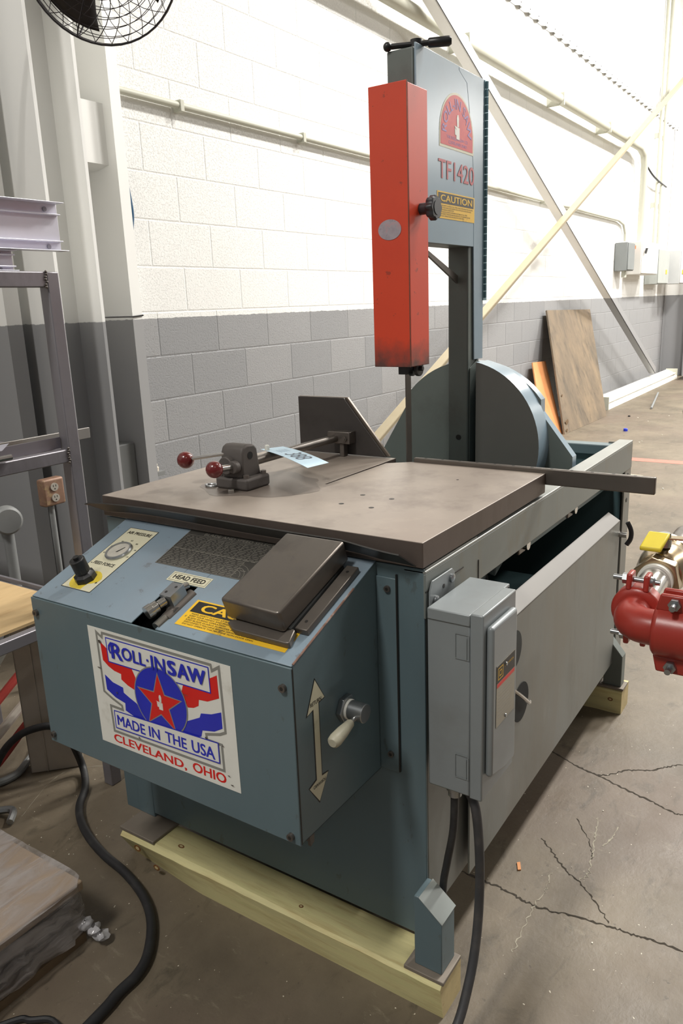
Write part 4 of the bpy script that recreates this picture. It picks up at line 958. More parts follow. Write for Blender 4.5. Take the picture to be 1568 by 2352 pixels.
# ================================================================== TIMBERS UNDER THE SAW
def beam(name, x0, x1, y0, y1, z1, label, waney=False):
    t = thing(name, ((x0+x1)/2, (y0+y1)/2, 0), label, 'timber')
    n = 24; vs = []; random.seed(5)
    for i in range(n+1):
        y = y0+(y1-y0)*i/n; s_ = (1-i/n)
        wv = (.030*max(0, (s_-.80)/.20) if waney else 0); er = random.uniform(-.001, .001)
        ch = .006+.010*(max(0, (s_-.3))*1.0 if waney else 0)
        lo = .012+(.035*max(0, (s_-.72)/.28) if waney else 0)
        vs += [(x0+wv*.2+er, y, 0+lo*.0), (x0+.0+er, y, z1-ch), (x0+ch+er, y, z1), (x1, y, z1), (x1, y, 0)]
        if waney: vs[-5] = (x0+.004+lo*.7, y, 0.0); 
    fs = []
    for i in range(n):
        for k in range(5): fs.append((5*i+k, 5*i+(k+1) % 5, 5*i+5+(k+1) % 5, 5*i+5+k))
    g = G(); g.add(vs, fs, PINE); g.add(vs[:5], [(0,1,2,3,4)], PINE); g.add(vs[-5:], [(4,3,2,1,0)], PINEE)
    g.build('timber_body', PINE, t, smooth=20)
    return t
bmf = beam('timber_beam', -1.822, -1.735, -1.414, -2.268, .0795, 'long treated pine timber under the front feet of the saw', True)
FB = Frame((-1.8225, -1.414, 0), (0,-1,0), (0,0,1), (-1,0,0))
def knot(parent, fr, u, v, a, b, h=.0006):
    g = G(); plate(g, fr, [(u+a*math.cos(x), v+b*math.sin(x)) for x in [2*math.pi*i/16 for i in range(16)]], h-.0008, .001); o = g.build('knot', KNOT, parent, smooth=0)
    g = G(); plate(g, fr, [(u+.55*a*math.cos(x), v+.55*b*math.sin(x)) for x in [2*math.pi*i/12 for i in range(12)]], h, .0004); g.build('knot_core', PINEE, o, smooth=0)
for u, v, a, b in ((.060, .055, .011, .008), (.120, .026, .010, .007)): knot(bmf, FB, u, v, a, b)
FT = Frame((-1.822, -1.414, .0797), (0,-1,0), (1,0,0), (0,0,1)); knot(bmf, FT, .17, .036, .009, .005, .0003); knot(bmf, FT, .52, .03, .005, .004, .0003)
bmr = beam('timber_beam', -.545, -.462, -1.40, -2.262, .0795, 'short-looking pine block end under the rear foot of the saw')
knot(bmr, Frame((-.5452, -1.40, 0), (0,-1,0), (0,0,1), (-1,0,0)), .828, .045, .008, .006)

# ================================================================== CABLES AND CORDS
o = G().tube([(-1.748, -2.262, .437), (-1.746, -2.258, .36), (-1.741, -2.243, .28), (-1.735, -2.232, .22), (-1.728, -2.226, .12), (-1.722, -2.224, .03), (-1.66, -2.18, .009), (-1.5, -2.0, .009)], .0072, 12).build('power_cable', RUBBER)
tag(o, 'thin black cable dropping from the grey switch box behind the front foot', 'cable')
o = G().tube([(-1.735, -2.275, .452), (-1.745, -2.300, .42), (-1.748, -2.310, .33), (-1.752, -2.312, .24), (-1.775, -2.316, .165), (-1.81, -2.318, .105), (-1.86, -2.316, .05), (-1.93, -2.30, .013), (-2.03, -2.27, .009), (-2.2, -2.2, .009), (-2.5, -2.15, .009)], .0086, 12).build('power_cable', RUBBERG)
tag(o, 'thick dark cable hanging from the switch box past the timber end', 'cable')
cp = [(-2.0, -.95, .012), (-1.822, -0.852, 0.015), (-1.789, -0.884, 0.091), (-1.769, -0.904, 0.127), (-1.742, -0.931, 0.155), (-1.708, -0.964, 0.167), (-1.683, -0.989, 0.165), (-1.664, -1.007, 0.144), (-1.650, -1.021, 0.105), (-1.636, -1.035, 0.023), (-1.687, -1.107, .012), (-1.747, -1.159, .012),
      (-1.788, -1.215, .012), (-1.822, -1.291, .012), (-1.846, -1.376, .012), (-1.862, -1.469, .012), (-1.892, -1.563, .012), (-1.937, -1.636, .012), (-1.998, -1.692, .012), (-2.047, -1.714, .012), (-2.099, -1.716, .012), (-2.168, -1.724, .012), (-2.5, -1.74, .012)]
o = G().tube(cp, .0105, 12).build('power_cable', RUBBER)
tag(o, 'heavy black cord snaking over the floor from the left under the control box', 'cord')
o = G().tube([(-2.40, -1.50, .008), (-2.247, -1.587, .008), (-2.222, -1.618, .008), (-2.201, -1.666, .008), (-2.25, -1.76, .008), (-2.45, -1.80, .008)], .006, 8).build('power_cable', RUBBER)
tag(o, 'thin black cord end at the bottom edge near the wrapped pallet', 'cord')

# ================================================================== PIPE FITTINGS AT THE RIGHT EDGE
pa = thing('red_pipe_assembly', (-1.50, -2.90, 0), 'red grooved pipe elbow with bolted couplings, steel nipple and ball valve at the right edge', 'pipe fitting')
E0 = V((-1.500, -2.482, .718)); r0 = .0302
# elbow: from +X run bending toward -Y
path = [(-1.425, -2.482, .718), (-1.455, -2.482, .718), (-1.487, -2.485, .718), (-1.503, -2.497, .718), (-1.510, -2.520, .718), (-1.510, -2.60, .718)]
el = G().tube(path, .0315, 28).build('elbow', REDP, pa)
def coupling(c, ax, bx, n='coupling', lug=V((0,0,1)), rr=.045, w2=.022):
    """ring about ax with two lug pairs up and down, bolts along bx"""
    c = V(c); ax = V(ax); bx = V(bx)
    g = G(); g.lathe(c-ax*w2, ax, [(0, .034), (.001, rr-.006), (.006, rr), (w2*2-.006, rr), (w2*2-.001, rr-.006), (w2*2, .034)], 36)
    for s_ in (1, -1):
        for d in (1, -1):
            b0 = c+lug*s_*(rr-.006)+bx*d*.010
            up = lug*s_
            g.hexa([b0-ax*w2*.9, b0+ax*w2*.9, b0+ax*w2*.7+up*.030, b0-ax*w2*.7+up*.030], bx*d*.010)
    o = g.build(n, REDP, pa, bevel=.003, seg=2)
    for s_ in (1, -1):
        g = G(); m_ = c+lug*s_*(rr+.010)
        g.cyl(m_-bx*.036, m_+bx*.046, .0052, 12); g.cyl(m_+bx*.020, m_+bx*.029, .0105, 6); g.lathe(m_-bx*.020, -bx, [(0, .010), (.005, .009), (.009, .004)], 16); g.build('coupling_bolt', ZINC, o)
    return o
coupling((-1.432, -2.482, .718), (1,0,0), (0,1,0))
coupling((-1.510, -2.562, .718), (0,-1,0), (-1,0,0), rr=.047, w2=.034)
G().cyl((-1.41, -2.482, .718), (-1.268, -2.479, .722), r0, 32).build('steel_nipple', CHROME, pa)
g = G(); g.cyl((-1.285, -2.479, .722), (-1.270, -2.479, .722), .0345, 32); g.build('thread_tape', WHITE, pa)
g = G(); ax = V((1,0,0)); c0 = V((-1.272, -2.479, .723))
g.cyl(c0, c0+ax*.030, .047, 6, rot=.3); g.lathe(c0+ax*.028, ax, [(0, .044), (.02, .050), (.05, .053), (.075, .050), (.09, .042), (.10, .040), (.125, .040)], 32)
vl = g.build('ball_valve', BRASS, pa, bevel=.002)
G().cyl(c0+ax*.150, c0+ax*.185, .047, 6, rot=.3).build('far_hex', BRASS, vl, bevel=.002)
G().cyl(c0+ax*.152, c0+ax*.32, .0305, 24).build('far_pipe', STEEL, pa)
g = G(); sc_ = c0+ax*.060+V((0,0,.052)); g.lathe(sc_, (0,0,1), [(0, .014), (.016, .014), (.016, .008), (.030, .008)], 16); g.cyl(sc_+V((0,0,.022)), sc_+V((0,0,.029)), .012, 6); g.build('valve_stem', ZINC, vl)
hz = sc_.z+.018
g = G(); g.hexa([(sc_.x-.014, sc_.y+.012, hz), (sc_.x+.010, sc_.y+.012, hz), (sc_.x+.010, sc_.y-.16, hz+.006), (sc_.x-.010, sc_.y-.16, hz+.006)], (0,0,.004)); g.build('valve_handle', BRASS, vl, bevel=.001)
g = G(); g.hexa([(sc_.x-.050, sc_.y+.038, hz-.018), (sc_.x-.006, sc_.y+.030, hz+.006), (sc_.x-.006, sc_.y-.012, hz+.006), (sc_.x-.050, sc_.y-.004, hz-.018)], (-.003, 0, .009)); g.build('yellow_sleeve', YPLAS, vl, bevel=.003)
# run to the supporting riser outside the frame
g = G(); g.tube([(-1.51, -2.62, .718), (-1.51, -2.90, .718)], .0302, 20, smooth=False); g.tube([(-1.50, -2.90, 0), (-1.50, -2.90, 1.16)], .0302, 20, smooth=False); g.lathe((-1.50, -2.90, 0), (0,0,1), [(0, .08), (.008, .08), (.009, .033), (.02, .033)], 24)
g.tube([(-1.50, -2.90, 1.16), (-1.47, -2.88, 1.19), (-1.40, -2.70, 1.195), (-1.283, -2.56, 1.085)], .0302, 20)
g.build('riser_pipe', REDP, pa)
tc2 = G(); tc2.lathe((-1.283, -2.548, 1.073), (0,1,0), [(0, .034), (.002, .042), (.030, .042), (.034, .034)], 28); o = tc2.build('upper_coupling', REDP, pa)
G().lathe((-1.325, -2.530, 1.070), (-1,.1,0), [(0, .015), (.006, .014), (.010, .006)], 16).build('coupling_bolt', ZINC, o)

# ================================================================== STEEL RACK AT THE LEFT
rk = thing('steel_rack', (-2.1, -.88, 0), 'welded steel tube rack with plywood shelf at the left edge', 'rack')
tb = .036
def tubebox(a, b, name='rack_tube'): return G().box(a, b).build(name, RACK, rk, bevel=.003)
for x in (-1.634, -2.65):
    for y in (-1.156, -.60): tubebox((x, y, 0), (x+.034, y+.034, 1.382 if y < -1 else .95), 'post')
tubebox((-2.65, -1.156, 1.347), (-1.634, -1.122, 1.3825))
tubebox((-2.65, -1.156, .927), (-1.634, -1.130, .960))
tubebox((-2.65, -1.156, .506), (-1.634, -1.130, .537))
tubebox((-1.630, -1.122, .506), (-1.604, -.60, .530)); tubebox((-2.65, -.60, .506), (-1.634, -.57, .537)); tubebox((-1.630, -1.122, .927), (-1.604, -.60, .953))
G().box((-1.615, -1.15, .539), (-1.606, -.57, .549)).build('edge_strip', RACK, rk)
for z in (1.347, .927):
    g = G()
    for i in range(7): g.ball((-1.638+random.uniform(-.002, .002), -1.157, z+.035*i/6), .0032, 8)
    g.build('weld_bead', M('weld', (108, 102, 98), .4, .7, .2, 60), rk)
o = G().box((-2.61, -1.120, .538), (-1.636, -.605, .5455)).build('plywood_shelf', PLYSH); tag(o, 'plywood shelf board lying in the lower bay of the steel rack', 'board')
# steel stock on the rack
o = G().box((-2.70, -1.130, .961), (-1.637, -1.124, .989)).build('steel_angle', M('angle_steel', (150, 146, 154), .3, .7, .06, 8), smooth=0); tag(o, 'thin grey steel angle bar lying along the front of the rack middle rail', 'steel bar')
g = G(); g.box((-2.60, -1.06, .960), (-1.49, -1.053, .988)); o = g.build('flat_bar', M('flat_steel', (150, 146, 142), .45, .5, .06, 8), bevel=.001); tag(o, 'flat steel bar poking out past the right post of the rack', 'steel bar')
g = G(); g.box((-2.65, -1.10, .9605), (-1.66, -1.07, .9635)); g.box((-2.65, -1.045, .9605), (-1.70, -1.01, .9635)); o = g.build('brass_sheet', M('brass_sheet', (176, 146, 96), .3, .7, .1, 8)); tag(o, 'brassy sheet strips lying behind the grey angle on the rack', 'sheet metal')
g = G(); g.hexa([(-2.65, -.70, 1.02), (-1.75, -.98, 1.0), (-1.75, -.96, .965), (-2.65, -.68, .965)], (0, .002, 0)); o = g.build('sheet_offcut', M('dull_sheet', (120, 110, 92), .35, .6, .08, 8)); tag(o, 'dull thin sheet offcut standing at the back of the middle rack rail', 'sheet metal')
g = G(); g.hexa([(-2.65, -1.149, 1.0), (-1.79, -1.149, .999), (-1.81, -1.149, .985), (-2.65, -1.149, .97)], (0, .001, 0)); o = g.build('white_strip', GALV); tag(o, 'bright pointed metal strip at the left edge on the middle rail', 'sheet metal')
g = G(); g.tube([(-2.65, -1.165, .970), (-1.80, -1.165, .970)], .007, 10, smooth=False); o = g.build('white_rod', CHROME); tag(o, 'bright round rod end resting in front of the brassy strips', 'rod')
def channel(x1, y, z0, z1, fl, label):
    g = G(); zs_ = z1-z0
    g.box((-2.8, y, z0), (x1, y+.002, z1)); g.box((-2.8, y-fl, z1-.002), (x1, y, z1)); g.box((-2.8, y-fl, z0), (x1, y, z0+.002))
    g.box((-2.8, y-.012, z0+zs_*.20), (x1, y, z0+zs_*.20+.003)); g.box((-2.8, y-.012, z1-zs_*.25), (x1, y, z1-zs_*.25+.003))
    o = g.build('steel_channel', GALV, bevel=.0008); tag(o, label, 'channel')
    for zz in (z1-zs_*.13, z0+zs_*.10):
        G().cyl((x1-.035, y-.001, zz), (x1-.035, y-.0025, zz), .0055, 14).build('slot_hole', M('slot_dark', (150, 148, 158), .4, .3), o)
    return o
channel(-1.56, -1.125, 1.430, 1.540, .030, 'wide shiny galvanised channel on top of the rack')
channel(-1.700, -1.128, 1.383, 1.4290, .022, 'narrower galvanised channel lying under the wide one on the rack')
# grey column-foot panel and hoses behind the rack
g = G(); a = V((-1.712, -.897, 0)); b = V((-1.607, -1.000, 0)); d = (b-a).normalized(); n_ = V((-d.y, d.x, 0)); 
if n_.y < 0: n_ = -n_
g.hexa([a, b, b+V((0,0,.505)), a+V((0,0,.505))], n_*.006); g.hexa([a, a+V((0,0,.505)), a+n_*.05+V((0,0,.505)), a+n_*.05], d*.006)
g.hexa([a+d*.045, a+d*.049, a+d*.049+V((0,0,.505)), a+d*.045+V((0,0,.505))], -n_*.003)
o = g.build('bent_steel_sheet', M('warm_grey_sheet', (186, 176, 164), .5, .1, .06, 6, ((162, 150, 136), .5, 8, .2)), bevel=.0015); tag(o, 'warm grey bent sheet panel standing on the floor under the rack shelf', 'panel')
def coil(path, r, mat, label):
    o = G().tube(path, r, 10).build('hose', mat); tag(o, label, 'hose'); return o
coil([(-1.95, -.80, .05), (-1.80, -.80, .16), (-1.70, -.80, .225), (-1.60, -.80, .29), (-1.50, -.78, .34), (-1.42, -.7, .36)], .013, HOSER, 'upper red hose coiled under the rack shelf')
coil([(-1.95, -.83, .02), (-1.80, -.83, .10), (-1.70, -.83, .16), (-1.60, -.83, .22), (-1.48, -.80, .28)], .014, HOSEW, 'whitish hose between the two red ones under the rack shelf')
coil([(-1.92, -.86, .012), (-1.80, -.86, .055), (-1.70, -.86, .12), (-1.60, -.85, .175), (-1.48, -.82, .24)], .0135, HOSER, 'lower red hose coiled under the rack shelf')
coil([(-1.86, -.76, .24), (-1.74, -.76, .27), (-1.66, -.76, .33), (-1.61, -.76, .42), (-1.60, -.76, .48)], .013, HOSEG, 'grey hose looping up to the underside of the rack shelf')
o = G().tube([(-1.95, -.80, .012), (-1.78, -.88, .012), (-1.69, -.85, .012), (-1.60, -.80, .03)], .011, 10).build('pipe_stub', GREYP); tag(o, 'short grey pipe end on the floor under the rack', 'pipe')
# outlets on column / wall behind the rack
ol = thing('outlet_box', (-1.225, -.45, .64), 'rusty square outlet box with two sockets on the column behind the rack', 'outlet')
G().box((-1.264, -.49, .645), (-1.178, -.452, .741)).build('box_body', RUSTY, ol, bevel=.008, seg=3)
FO = Frame((-1.221, -.4905, .693), (1,0,0), (0,0,1), (0,-1,0))
for v in (.018, -.020):
    g = G(); plate(g, FO, [(.015*math.cos(x), v+.014*math.sin(x)) for x in [2*math.pi*i/20 for i in range(20)]], 0, .004); s_ = g.build('socket', M('socket_grey', (158, 152, 142), .5), ol)
    g = G(); fbox(g, FO, -.006, v+.001, -.004, v+.008, .004, .0045); fbox(g, FO, .004, v+.001, .006, v+.008, .004, .0045); plate(g, FO, [(.0025*math.cos(x), v-.006+.0025*math.sin(x)) for x in [2*math.pi*i/8 for i in range(8)]], .004, .0005); g.build('socket_slot', PRBLK, s_)
g = G(); g.tube([(-1.228, -.47, .645), (-1.228, -.47, .60), (-1.228, -.47, .05)], .010, 12, smooth=False); g.build('outlet_conduit', GREYP, ol)
o2 = thing('round_outlet', (-1.385, -.45, .55), 'round grey painted outlet cover on a conduit behind the rack', 'outlet')
g = G(); g.lathe((-1.392, -.45, .632), (-.35, -.94, 0), [(0, .048), (.030, .047), (.036, .040), (.037, .02)], 28); g.build('outlet_cover', GREYP, o2)
g = G(); g.tube([(-1.385, -.44, .60), (-1.385, -.44, .02)], .018, 14, smooth=False); g.box((-1.40, -.43, .55), (-1.37, .149, .58)); g.build('outlet_pipe', GREYP, o2)
bh = G().tube([(-.378, -.060, 2.02), (-.370, -.055, 1.93), (-.360, -.05, 1.85), (-.348, -.05, 1.77), (-.342, -.05, 1.70), (-.354, -.05, 1.635), (-.370, -.055, 1.57), (-.378, -.06, 1.50)], .0115, 12).build('air_hose', BLUEHO); tag(bh, 'blue air hose loop hanging on the blocks beside the narrow pilaster', 'hose')

# ================================================================== WRAPPED PALLET, BOTTOM LEFT
pt = thing('wrapped_stack', (-2.4, -1.2, 0), 'low plywood-topped stack in clear stretch wrap at the bottom left corner', 'pallet')
G().box((-2.9, -1.552, .128), (-2.030, -1.18, .150)).build('top_board', M('wrapped_ply', (168, 146, 122), .6, 0, .1, 4, ((136, 112, 92), .6, 6, .2), stretch=(1, 3, 1)), pt, bevel=.003)
g = G()
for i in range(4): g.box((-2.88, -1.530+.012*(i % 2), .040+.022*i), (-2.050, -1.20, .058+.022*i))
g.build('stacked_sheet', M('dark_sheets', (120, 116, 114), .5, .1, .15, 12), pt, bevel=.002)
g = G(); g.box((-2.9, -1.545, .0), (-2.035, -1.46, .020)); g.box((-2.9, -1.28, 0), (-2.05, -1.20, .020)); g.build('bottom_board', M('old_board', (120, 100, 76), .8, 0, .15, 12), pt)
g = G()
for x in (-2.85, -2.45, -2.14): g.box((x, -1.53, .020), (x+.08, -1.22, .040))
g.build('runner', M('runner_wood', (84, 68, 52), .8), pt)
random.seed(11)
rings = []; nseg = 40
def ringpt(k, z, amp):
    # rounded rectangle around the stack
    x0_, x1_, y0_, y1_ = -2.92, -2.022, -1.562, -1.172
    per = [(x0_, y0_), (x1_-.03, y0_), (x1_, y0_+.03), (x1_, y1_), (x0_, y1_)]
    L_ = [0]; 
    for i in range(len(per)): a = V(per[i]+(0,)); b = V(per[(i+1) % len(per)]+(0,)); L_.append(L_[-1]+(b-a).length)
    s_ = L_[-1]*k; i = 0
    while L_[i+1] < s_-1e-9: i += 1
    a = V(per[i]+(0,)); b = V(per[(i+1) % len(per)]+(0,)); p = a.lerp(b, (s_-L_[i])/(L_[i+1]-L_[i]))
    return V((p.x+random.uniform(-amp, amp), p.y+random.uniform(-amp, amp), z+random.uniform(-amp, amp)*.5))
g = G(); vs = []; n = 150
for z, amp in ((.152, .0008), (.146, .001), (.12, .004), (.09, .006), (.06, .005), (.035, .007)):
    for k in range(n): vs.append(ringpt(k/n, z, amp))
fs = []
for r_ in range(5):
    for k in range(n): fs.append((r_*n+k, r_*n+(k+1) % n, (r_+1)*n+(k+1) % n, (r_+1)*n+k))
fs.append(tuple(range(n-1, -1, -1)))
g.add(vs, fs); g.build('stretch_film', WRAP, pt, smooth=60)
g = G()
for k in range(3):
    c = V((-2.040+.008*k, -1.556-.013*k, .050-.014*k)); vs = []
    for i in range(10):
        for j in range(6):
            a = 2*math.pi*i/10; b = math.pi*(j+.5)/6; rr = .017*random.uniform(.6, 1.2)
            vs.append(c+V((math.cos(a)*math.sin(b)*rr, math.sin(a)*math.sin(b)*rr, math.cos(b)*rr*.7)))
    fs = [(i*6+j, ((i+1) % 10)*6+j, ((i+1) % 10)*6+j+1, i*6+j+1) for i in range(10) for j in range(5)]
    g.add(vs, fs)
g.build('film_tail', M('film_bunch', (200, 198, 200), .15, 0, .1, 30, alpha=.7), pt, smooth=60)
o = G().tube([(-1.875, -.99, .012), (-1.86, -1.03, .018), (-1.89, -1.06, .012)], .010, 8).build('metal_clip', ZINC); tag(o, 'small shiny metal clip on the floor behind the wrapped stack', 'clip')

# ================================================================== FAN
fn = thing('wall_fan', (-.97, -.45, 2.33), 'dark caged wall fan cropped by the top left edge', 'fan')
fc = V((-.978, -.718, 2.328)); fa = V((-.72, -.60, -.34)).normalized(); RF = .232
tt = V((0,0,1)); fu = fa.cross(tt).normalized(); fw = fu.cross(fa)
def fp(r, a, h): return fc+fu*math.cos(a)*r+fw*math.sin(a)*r+fa*h
g = G()
for r, h in ((RF, 0), (RF, .014), (RF, -.014)): g.tube([fp(r, 2*math.pi*i/48, h) for i in range(48)], .0032, 6, closed=True, smooth=False)
for side in (1, -1):
    for k in range(1, 9): 
        r = RF*k/9.2+.01; h = side*.075*math.sqrt(max(0, 1-(r/RF)**2))+side*.010
        g.tube([fp(r, 2*math.pi*i/40, h) for i in range(40)], .0013, 4, closed=True, smooth=False)
    for k in range(28):
        a0 = 2*math.pi*k/28
        g.tube([fp(max(.05, RF*s_), a0+side*.9*s_, side*.075*math.sqrt(max(0, 1-s_*s_))+side*.010) for s_ in (.2, .4, .6, .75, .88, .96, 1.0)], .0013, 4, smooth=False)
    for k in range(4):
        a0 = 2*math.pi*k/4+.45
        g.tube([fp(max(.05, RF*s_), a0, side*.078*math.sqrt(max(0, 1-s_*s_))+side*.010) for s_ in (.2, .5, .75, .9, 1.0)], .0028, 5, smooth=False)
g.build('fan_cage', FANC, fn, smooth=60)
for k in range(3):
    a0 = 2*math.pi*k/3-.9; g = G(); vs = []
    for i in range(7):
        r = .045+.155*i/6
        for j in range(6):
            a = a0+(-.45+.9*j/5)*(.6+.5*i/6); vs.append(fp(r, a, -.02+.04*(j/5)))
    fs = [(i*6+j, i*6+j+1, (i+1)*6+j+1, (i+1)*6+j) for i in range(6) for j in range(5)]
    g.add(vs, fs); o = g.build('fan_blade', FANM, fn, smooth=60, recalc=False)
    sol = o.modifiers.new('thick', 'SOLIDIFY'); sol.thickness = .0015
g = G(); g.lathe(fc-fa*.11, fa, [(0, .045), (.01, .062), (.08, .062), (.09, .05), (.13, .03)], 24); g.build('fan_motor', FANM, fn)
g = G(); g.tube([fc-fa*.10, V((-.97, -.50, 2.40)), V((-.97, -.45, 2.40))], .018, 10, smooth=False); g.box((-1.02, -.462, 2.33), (-.92, -.45, 2.47)); g.build('fan_bracket', FANM, fn)
o = G().tube([(-1.30, -.70, 2.62), (-1.265, -.60, 2.40), (-1.30, -.50, 2.24), (-1.34, -.45, 2.10), (-1.40, -.43, 1.98)], .004, 8).build('fan_cord', BLACK); tag(o, 'thin black cord hanging from the fan at the top left', 'cord')

# ================================================================== FAR FLOOR AND WALL ITEMS
def slab(q, t, name, mat, label, cat, edge=None):
    q = [V(p) for p in q]; n_ = (q[1]-q[0]).cross(q[3]-q[0]).normalized()
    if n_.y < 0: n_ = -n_
    g = G(); g.hexa(q, n_*t); o = g.build(name, mat, bevel=.002); tag(o, label, cat); return o
pw = slab([(4.53, -.437, 0), (5.86, -.47, 0), (6.50, -.05, 1.14), (5.03, -.05, 1.165)], .019, 'plywood_sheet', PLY, 'weathered brown plywood sheet leaning against the grey blocks', 'plywood')
g = G()
for (x, z, s_) in ((4.66, .10, .05), (4.60, .03, .03), (5.5, .035, .03), (5.3, .03, .02), (4.74, .35, .02)):
    a = z/1.165; yy = -.44+.39*a-.004
    g.prism([(x+s_*math.cos(t_)*random.uniform(.6, 1.2), yy, z+s_*.8*math.sin(t_)*random.uniform(.6, 1.2)) for t_ in [2*math.pi*i/9 for i in range(9)]], (0, -.002, 0))
g.build('chipped_patch', PLYE, pw)
slab([(4.17, -.36, 0), (4.585, -.395, 0), (5.03, -.05, .66), (4.66, -.05, .675)], .016, 'plywood_offcut', PLYN, 'narrow orange plywood offcut leaning left of the big sheet', 'plywood')
fx = thing('light_fixture', (8.3, -.2, 0), 'long white fluorescent fixture lying on the floor along the wall', 'light fixture')
g = G(); g.prism([(6.35, -.36, .0), (6.35, -.36, .035), (6.35, -.30, .10), (6.35, -.21, .135), (6.35, -.19, .135), (6.35, -.19, 0)], (3.85, 0, 0)); g.build('housing', WOODLT, fx, bevel=.003)
g = G(); g.box((10.2, -.36, 0), (10.215, -.19, .15)); g.box((6.335, -.36, 0), (6.35, -.19, .15)); g.build('end_cap', PIPEW, fx)
g = G(); g.tube([(6.4, -.335, .085), (10.15, -.335, .085)], .014, 12, smooth=False); g.build('tube_lamp', WOODLT, fx)
o = G().tube([(6.56, -.784, .012), (8.1, -.53, .012)], .012, 8, smooth=False).build('floor_rod', GREYP); tag(o, 'grey steel rod lying on the far floor before the wall', 'rod')
o = G().lathe((4.929, -.905, 0), (0,0,1), [(0, .020), (.022, .020), (.026, .014)], 20).build('bottle_cap', BLUEPL); tag(o, 'blue plastic cap on the floor right of the plywood', 'cap')
o = G().lathe((5.9, -.70, 0), (0,0,1), [(0, .014), (.012, .012)], 12).build('rubber_plug', BLACK); tag(o, 'small dark plug on the floor beyond the blue cap', 'plug')
st_ = thing('wood_stand', (10.2, -.62, 0), 'small orange wooden stand on the floor beside the far column', 'stand')
G().box((9.95, -.72, .13), (10.6, -.50, .26)).build('top_block', M('orange_wood', (196, 138, 96), .6, 0, .1, 6), st_, bevel=.004)
for x in (9.97, 10.42): G().box((x, -.70, 0), (x+.10, -.52, .13)).build('leg', M('pale_wood', (206, 172, 122), .6, 0, .1, 6), st_)
o = G().box((12.6, -.60, .42), (13.2, -.25, .60)).build('blue_bin', BLUEPL, bevel=.01); tag(o, 'blue plastic bin beyond the far column at the right edge', 'bin')
t = thing('storage_shelf', (12.9, -.42, 0), 'low grey metal shelf carrying the blue bin at the right edge', 'shelf')
G().box((12.4, -.65, .38), (13.4, -.20, .42)).build('shelf_top', GREYP, t)
for x in (12.4, 13.36):
    for y in (-.65, -.24): G().box((x, y, 0), (x+.04, y+.04, .38)).build('leg', GREYP, t)
rd = G().lathe((8.7, -1.25, 3.95), (0, 0, 1), [(0, .10), (.25, .14), (.30, .14), (.5, .05)], 20).build('hanging_lamp', M('dark_red', (96, 26, 44), .4)) if False else None

# ================================================================== FLOOR MARKS (flat things on the floor)
def crack(pts, w_, mat, name='crack', seed=1, h=.0006, jit=.006):
    random.seed(seed); P3 = catmull([V((x, y, h)) for x, y in pts], 10); vs = []; 
    for i, p in enumerate(P3):
        a = P3[max(0, i-1)]; b = P3[min(len(P3)-1, i+1)]; d = (b-a).normalized(); n_ = V((-d.y, d.x, 0)); ww = w_*random.uniform(.25, 1.3); off = n_*random.uniform(-jit, jit)*.5
        vs += [p+off+n_*ww/2, p+off-n_*ww/2]
    fs = [(2*i, 2*i+1, 2*i+3, 2*i+2) for i in range(len(P3)-1)]
    g = G(); g.add(vs, fs); return g.build(name, mat, fl, smooth=0, recalc=False)
crack([(-.80, -2.02), (-.858, -2.158), (-.896, -2.246), (-.910, -2.305), (-.935, -2.379), (-.954, -2.45), (-.972, -2.501), (-.97, -2.56), (-1.0, -2.8)], .0055, CONCR, seed=1)
crack([(-.905, -2.29), (-.891, -2.316), (-.843, -2.357), (-.813, -2.408), (-.772, -2.445), (-.739, -2.482), (-.68, -2.6)], .0045, CONCR, seed=2)
crack([(-1.44, -2.12), (-1.443, -2.197), (-1.446, -2.242), (-1.455, -2.286), (-1.455, -2.335), (-1.442, -2.397), (-1.432, -2.468), (-1.429, -2.511), (-1.423, -2.553), (-1.421, -2.65), (-1.42, -2.9)], .0050, CONCR, seed=3)
crack([(-1.235, -2.252), (-1.274, -2.293), (-1.316, -2.338), (-1.335, -2.374), (-1.373, -2.414), (-1.422, -2.465)], .0035, CONCR, seed=4)
crack([(-1.12, -2.30), (-1.19, -2.355), (-1.25, -2.375)], .0022, CONCR, seed=5)
crack([(-1.09, -2.345), (-1.16, -2.36), (-1.23, -2.372), (-1.30, -2.385), (-1.33, -2.37)], .0034, CHALK, 'chalky_line', seed=6, jit=.008)
crack([(-1.10, -2.40), (-1.16, -2.395), (-1.19, -2.385)], .0040, CHALK, 'chalky_line', seed=7, jit=.003)
crack([(-1.34, -2.31), (-1.40, -2.318), (-1.46, -2.312), (-1.52, -2.315), (-1.60, -2.32)], .0028, CHALK, 'chalky_line', seed=8, jit=.008)
g = G(); g.add([(3.50, -1.22, .0008), (3.62, -1.24, .0008), (3.62, -3.6, .0008), (3.50, -3.6, .0008)], [(0,1,2,3)]); g.build('red_line', FLRED, fl, smooth=0, recalc=False)
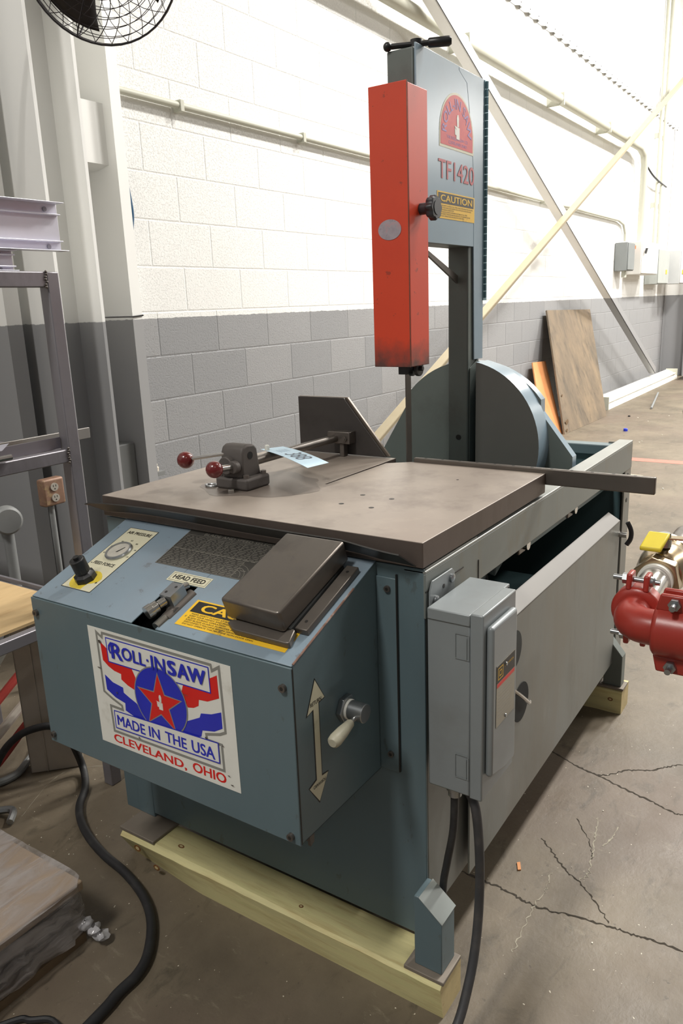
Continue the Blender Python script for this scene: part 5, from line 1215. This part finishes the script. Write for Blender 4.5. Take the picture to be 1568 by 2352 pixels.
g = G(); g.add([(3.00, -1.24, .0008), (3.03, -1.24, .0008), (2.98, -1.52, .0008), (2.955, -1.52, .0008)], [(0,1,2,3)]); g.build('chalky_line', CHALK, fl, smooth=0, recalc=False)
crack([(-1.85, -1.05), (-1.70, -.98), (-1.62, -1.0), (-1.55, -1.12), (-1.60, -1.2)], .0016, CHALK, 'chalky_line', seed=12, jit=.002)
# crumbs
random.seed(21); g = G()
for i in range(70):
    x = random.uniform(-1.7, 1.5); y = random.uniform(-3.2, -2.28); s_ = random.uniform(.0012, .0032)
    g.box((x, y, 0), (x+s_, y+s_*.8, s_*.6))
for i in range(26):
    x = random.uniform(-2.1, -1.3); y = random.uniform(-1.4, -.8); s_ = random.uniform(.001, .0025); g.box((x, y, 0), (x+s_, y+s_, s_*.6))
for i in range(20):
    x = random.uniform(2.2, 6.5); y = random.uniform(-2.2, -.7); s_ = random.uniform(.006, .012); g.box((x, y, 0), (x+s_, y+s_, s_*.6))
o = g.build('floor_crumbs', M('crumbs', (214, 210, 196), .8, 0, .1, 10), smooth=0); tag(o, 'pale crumbs and chips scattered over the concrete floor', 'debris', kind='stuff')
o = G().hexa([(-1.345, -2.238, 0), (-1.350, -2.232, 0), (-1.373, -2.243, 0), (-1.368, -2.249, 0)], (0,0,.003)).build('wood_splinter', PLYN); tag(o, 'small tan wood splinter on the floor between the cracks', 'splinter')
for (x, y, s_, l) in ((3.33, -1.004, .028, 'round white blob on the floor before the red line'), (3.64, -1.25, .016, 'tiny white paper bit above the red floor line')):
    o = G().lathe((x, y, 0), (0,0,1), [(0, s_*.7), (s_*.6, s_), (s_*1.2, s_*.5)], 14).build('paper_wad', WHITE); tag(o, l, 'litter')

o = G().lathe((-.372, -.07, .565), (0,0,1), [(0, .016), (.018, .018), (.022, .012), (.034, .012), (.040, .006)], 14).build('pipe_plug', M('plug_white', (216, 206, 190), .5, 0, .2, 60)); tag(o, 'small whitish pipe plug at the foot of the blocks beside the pilaster', 'plug')
G().box((-.384, -.10, .545), (-.340, -.0028, .564)).build('bracket', GREYP, o)
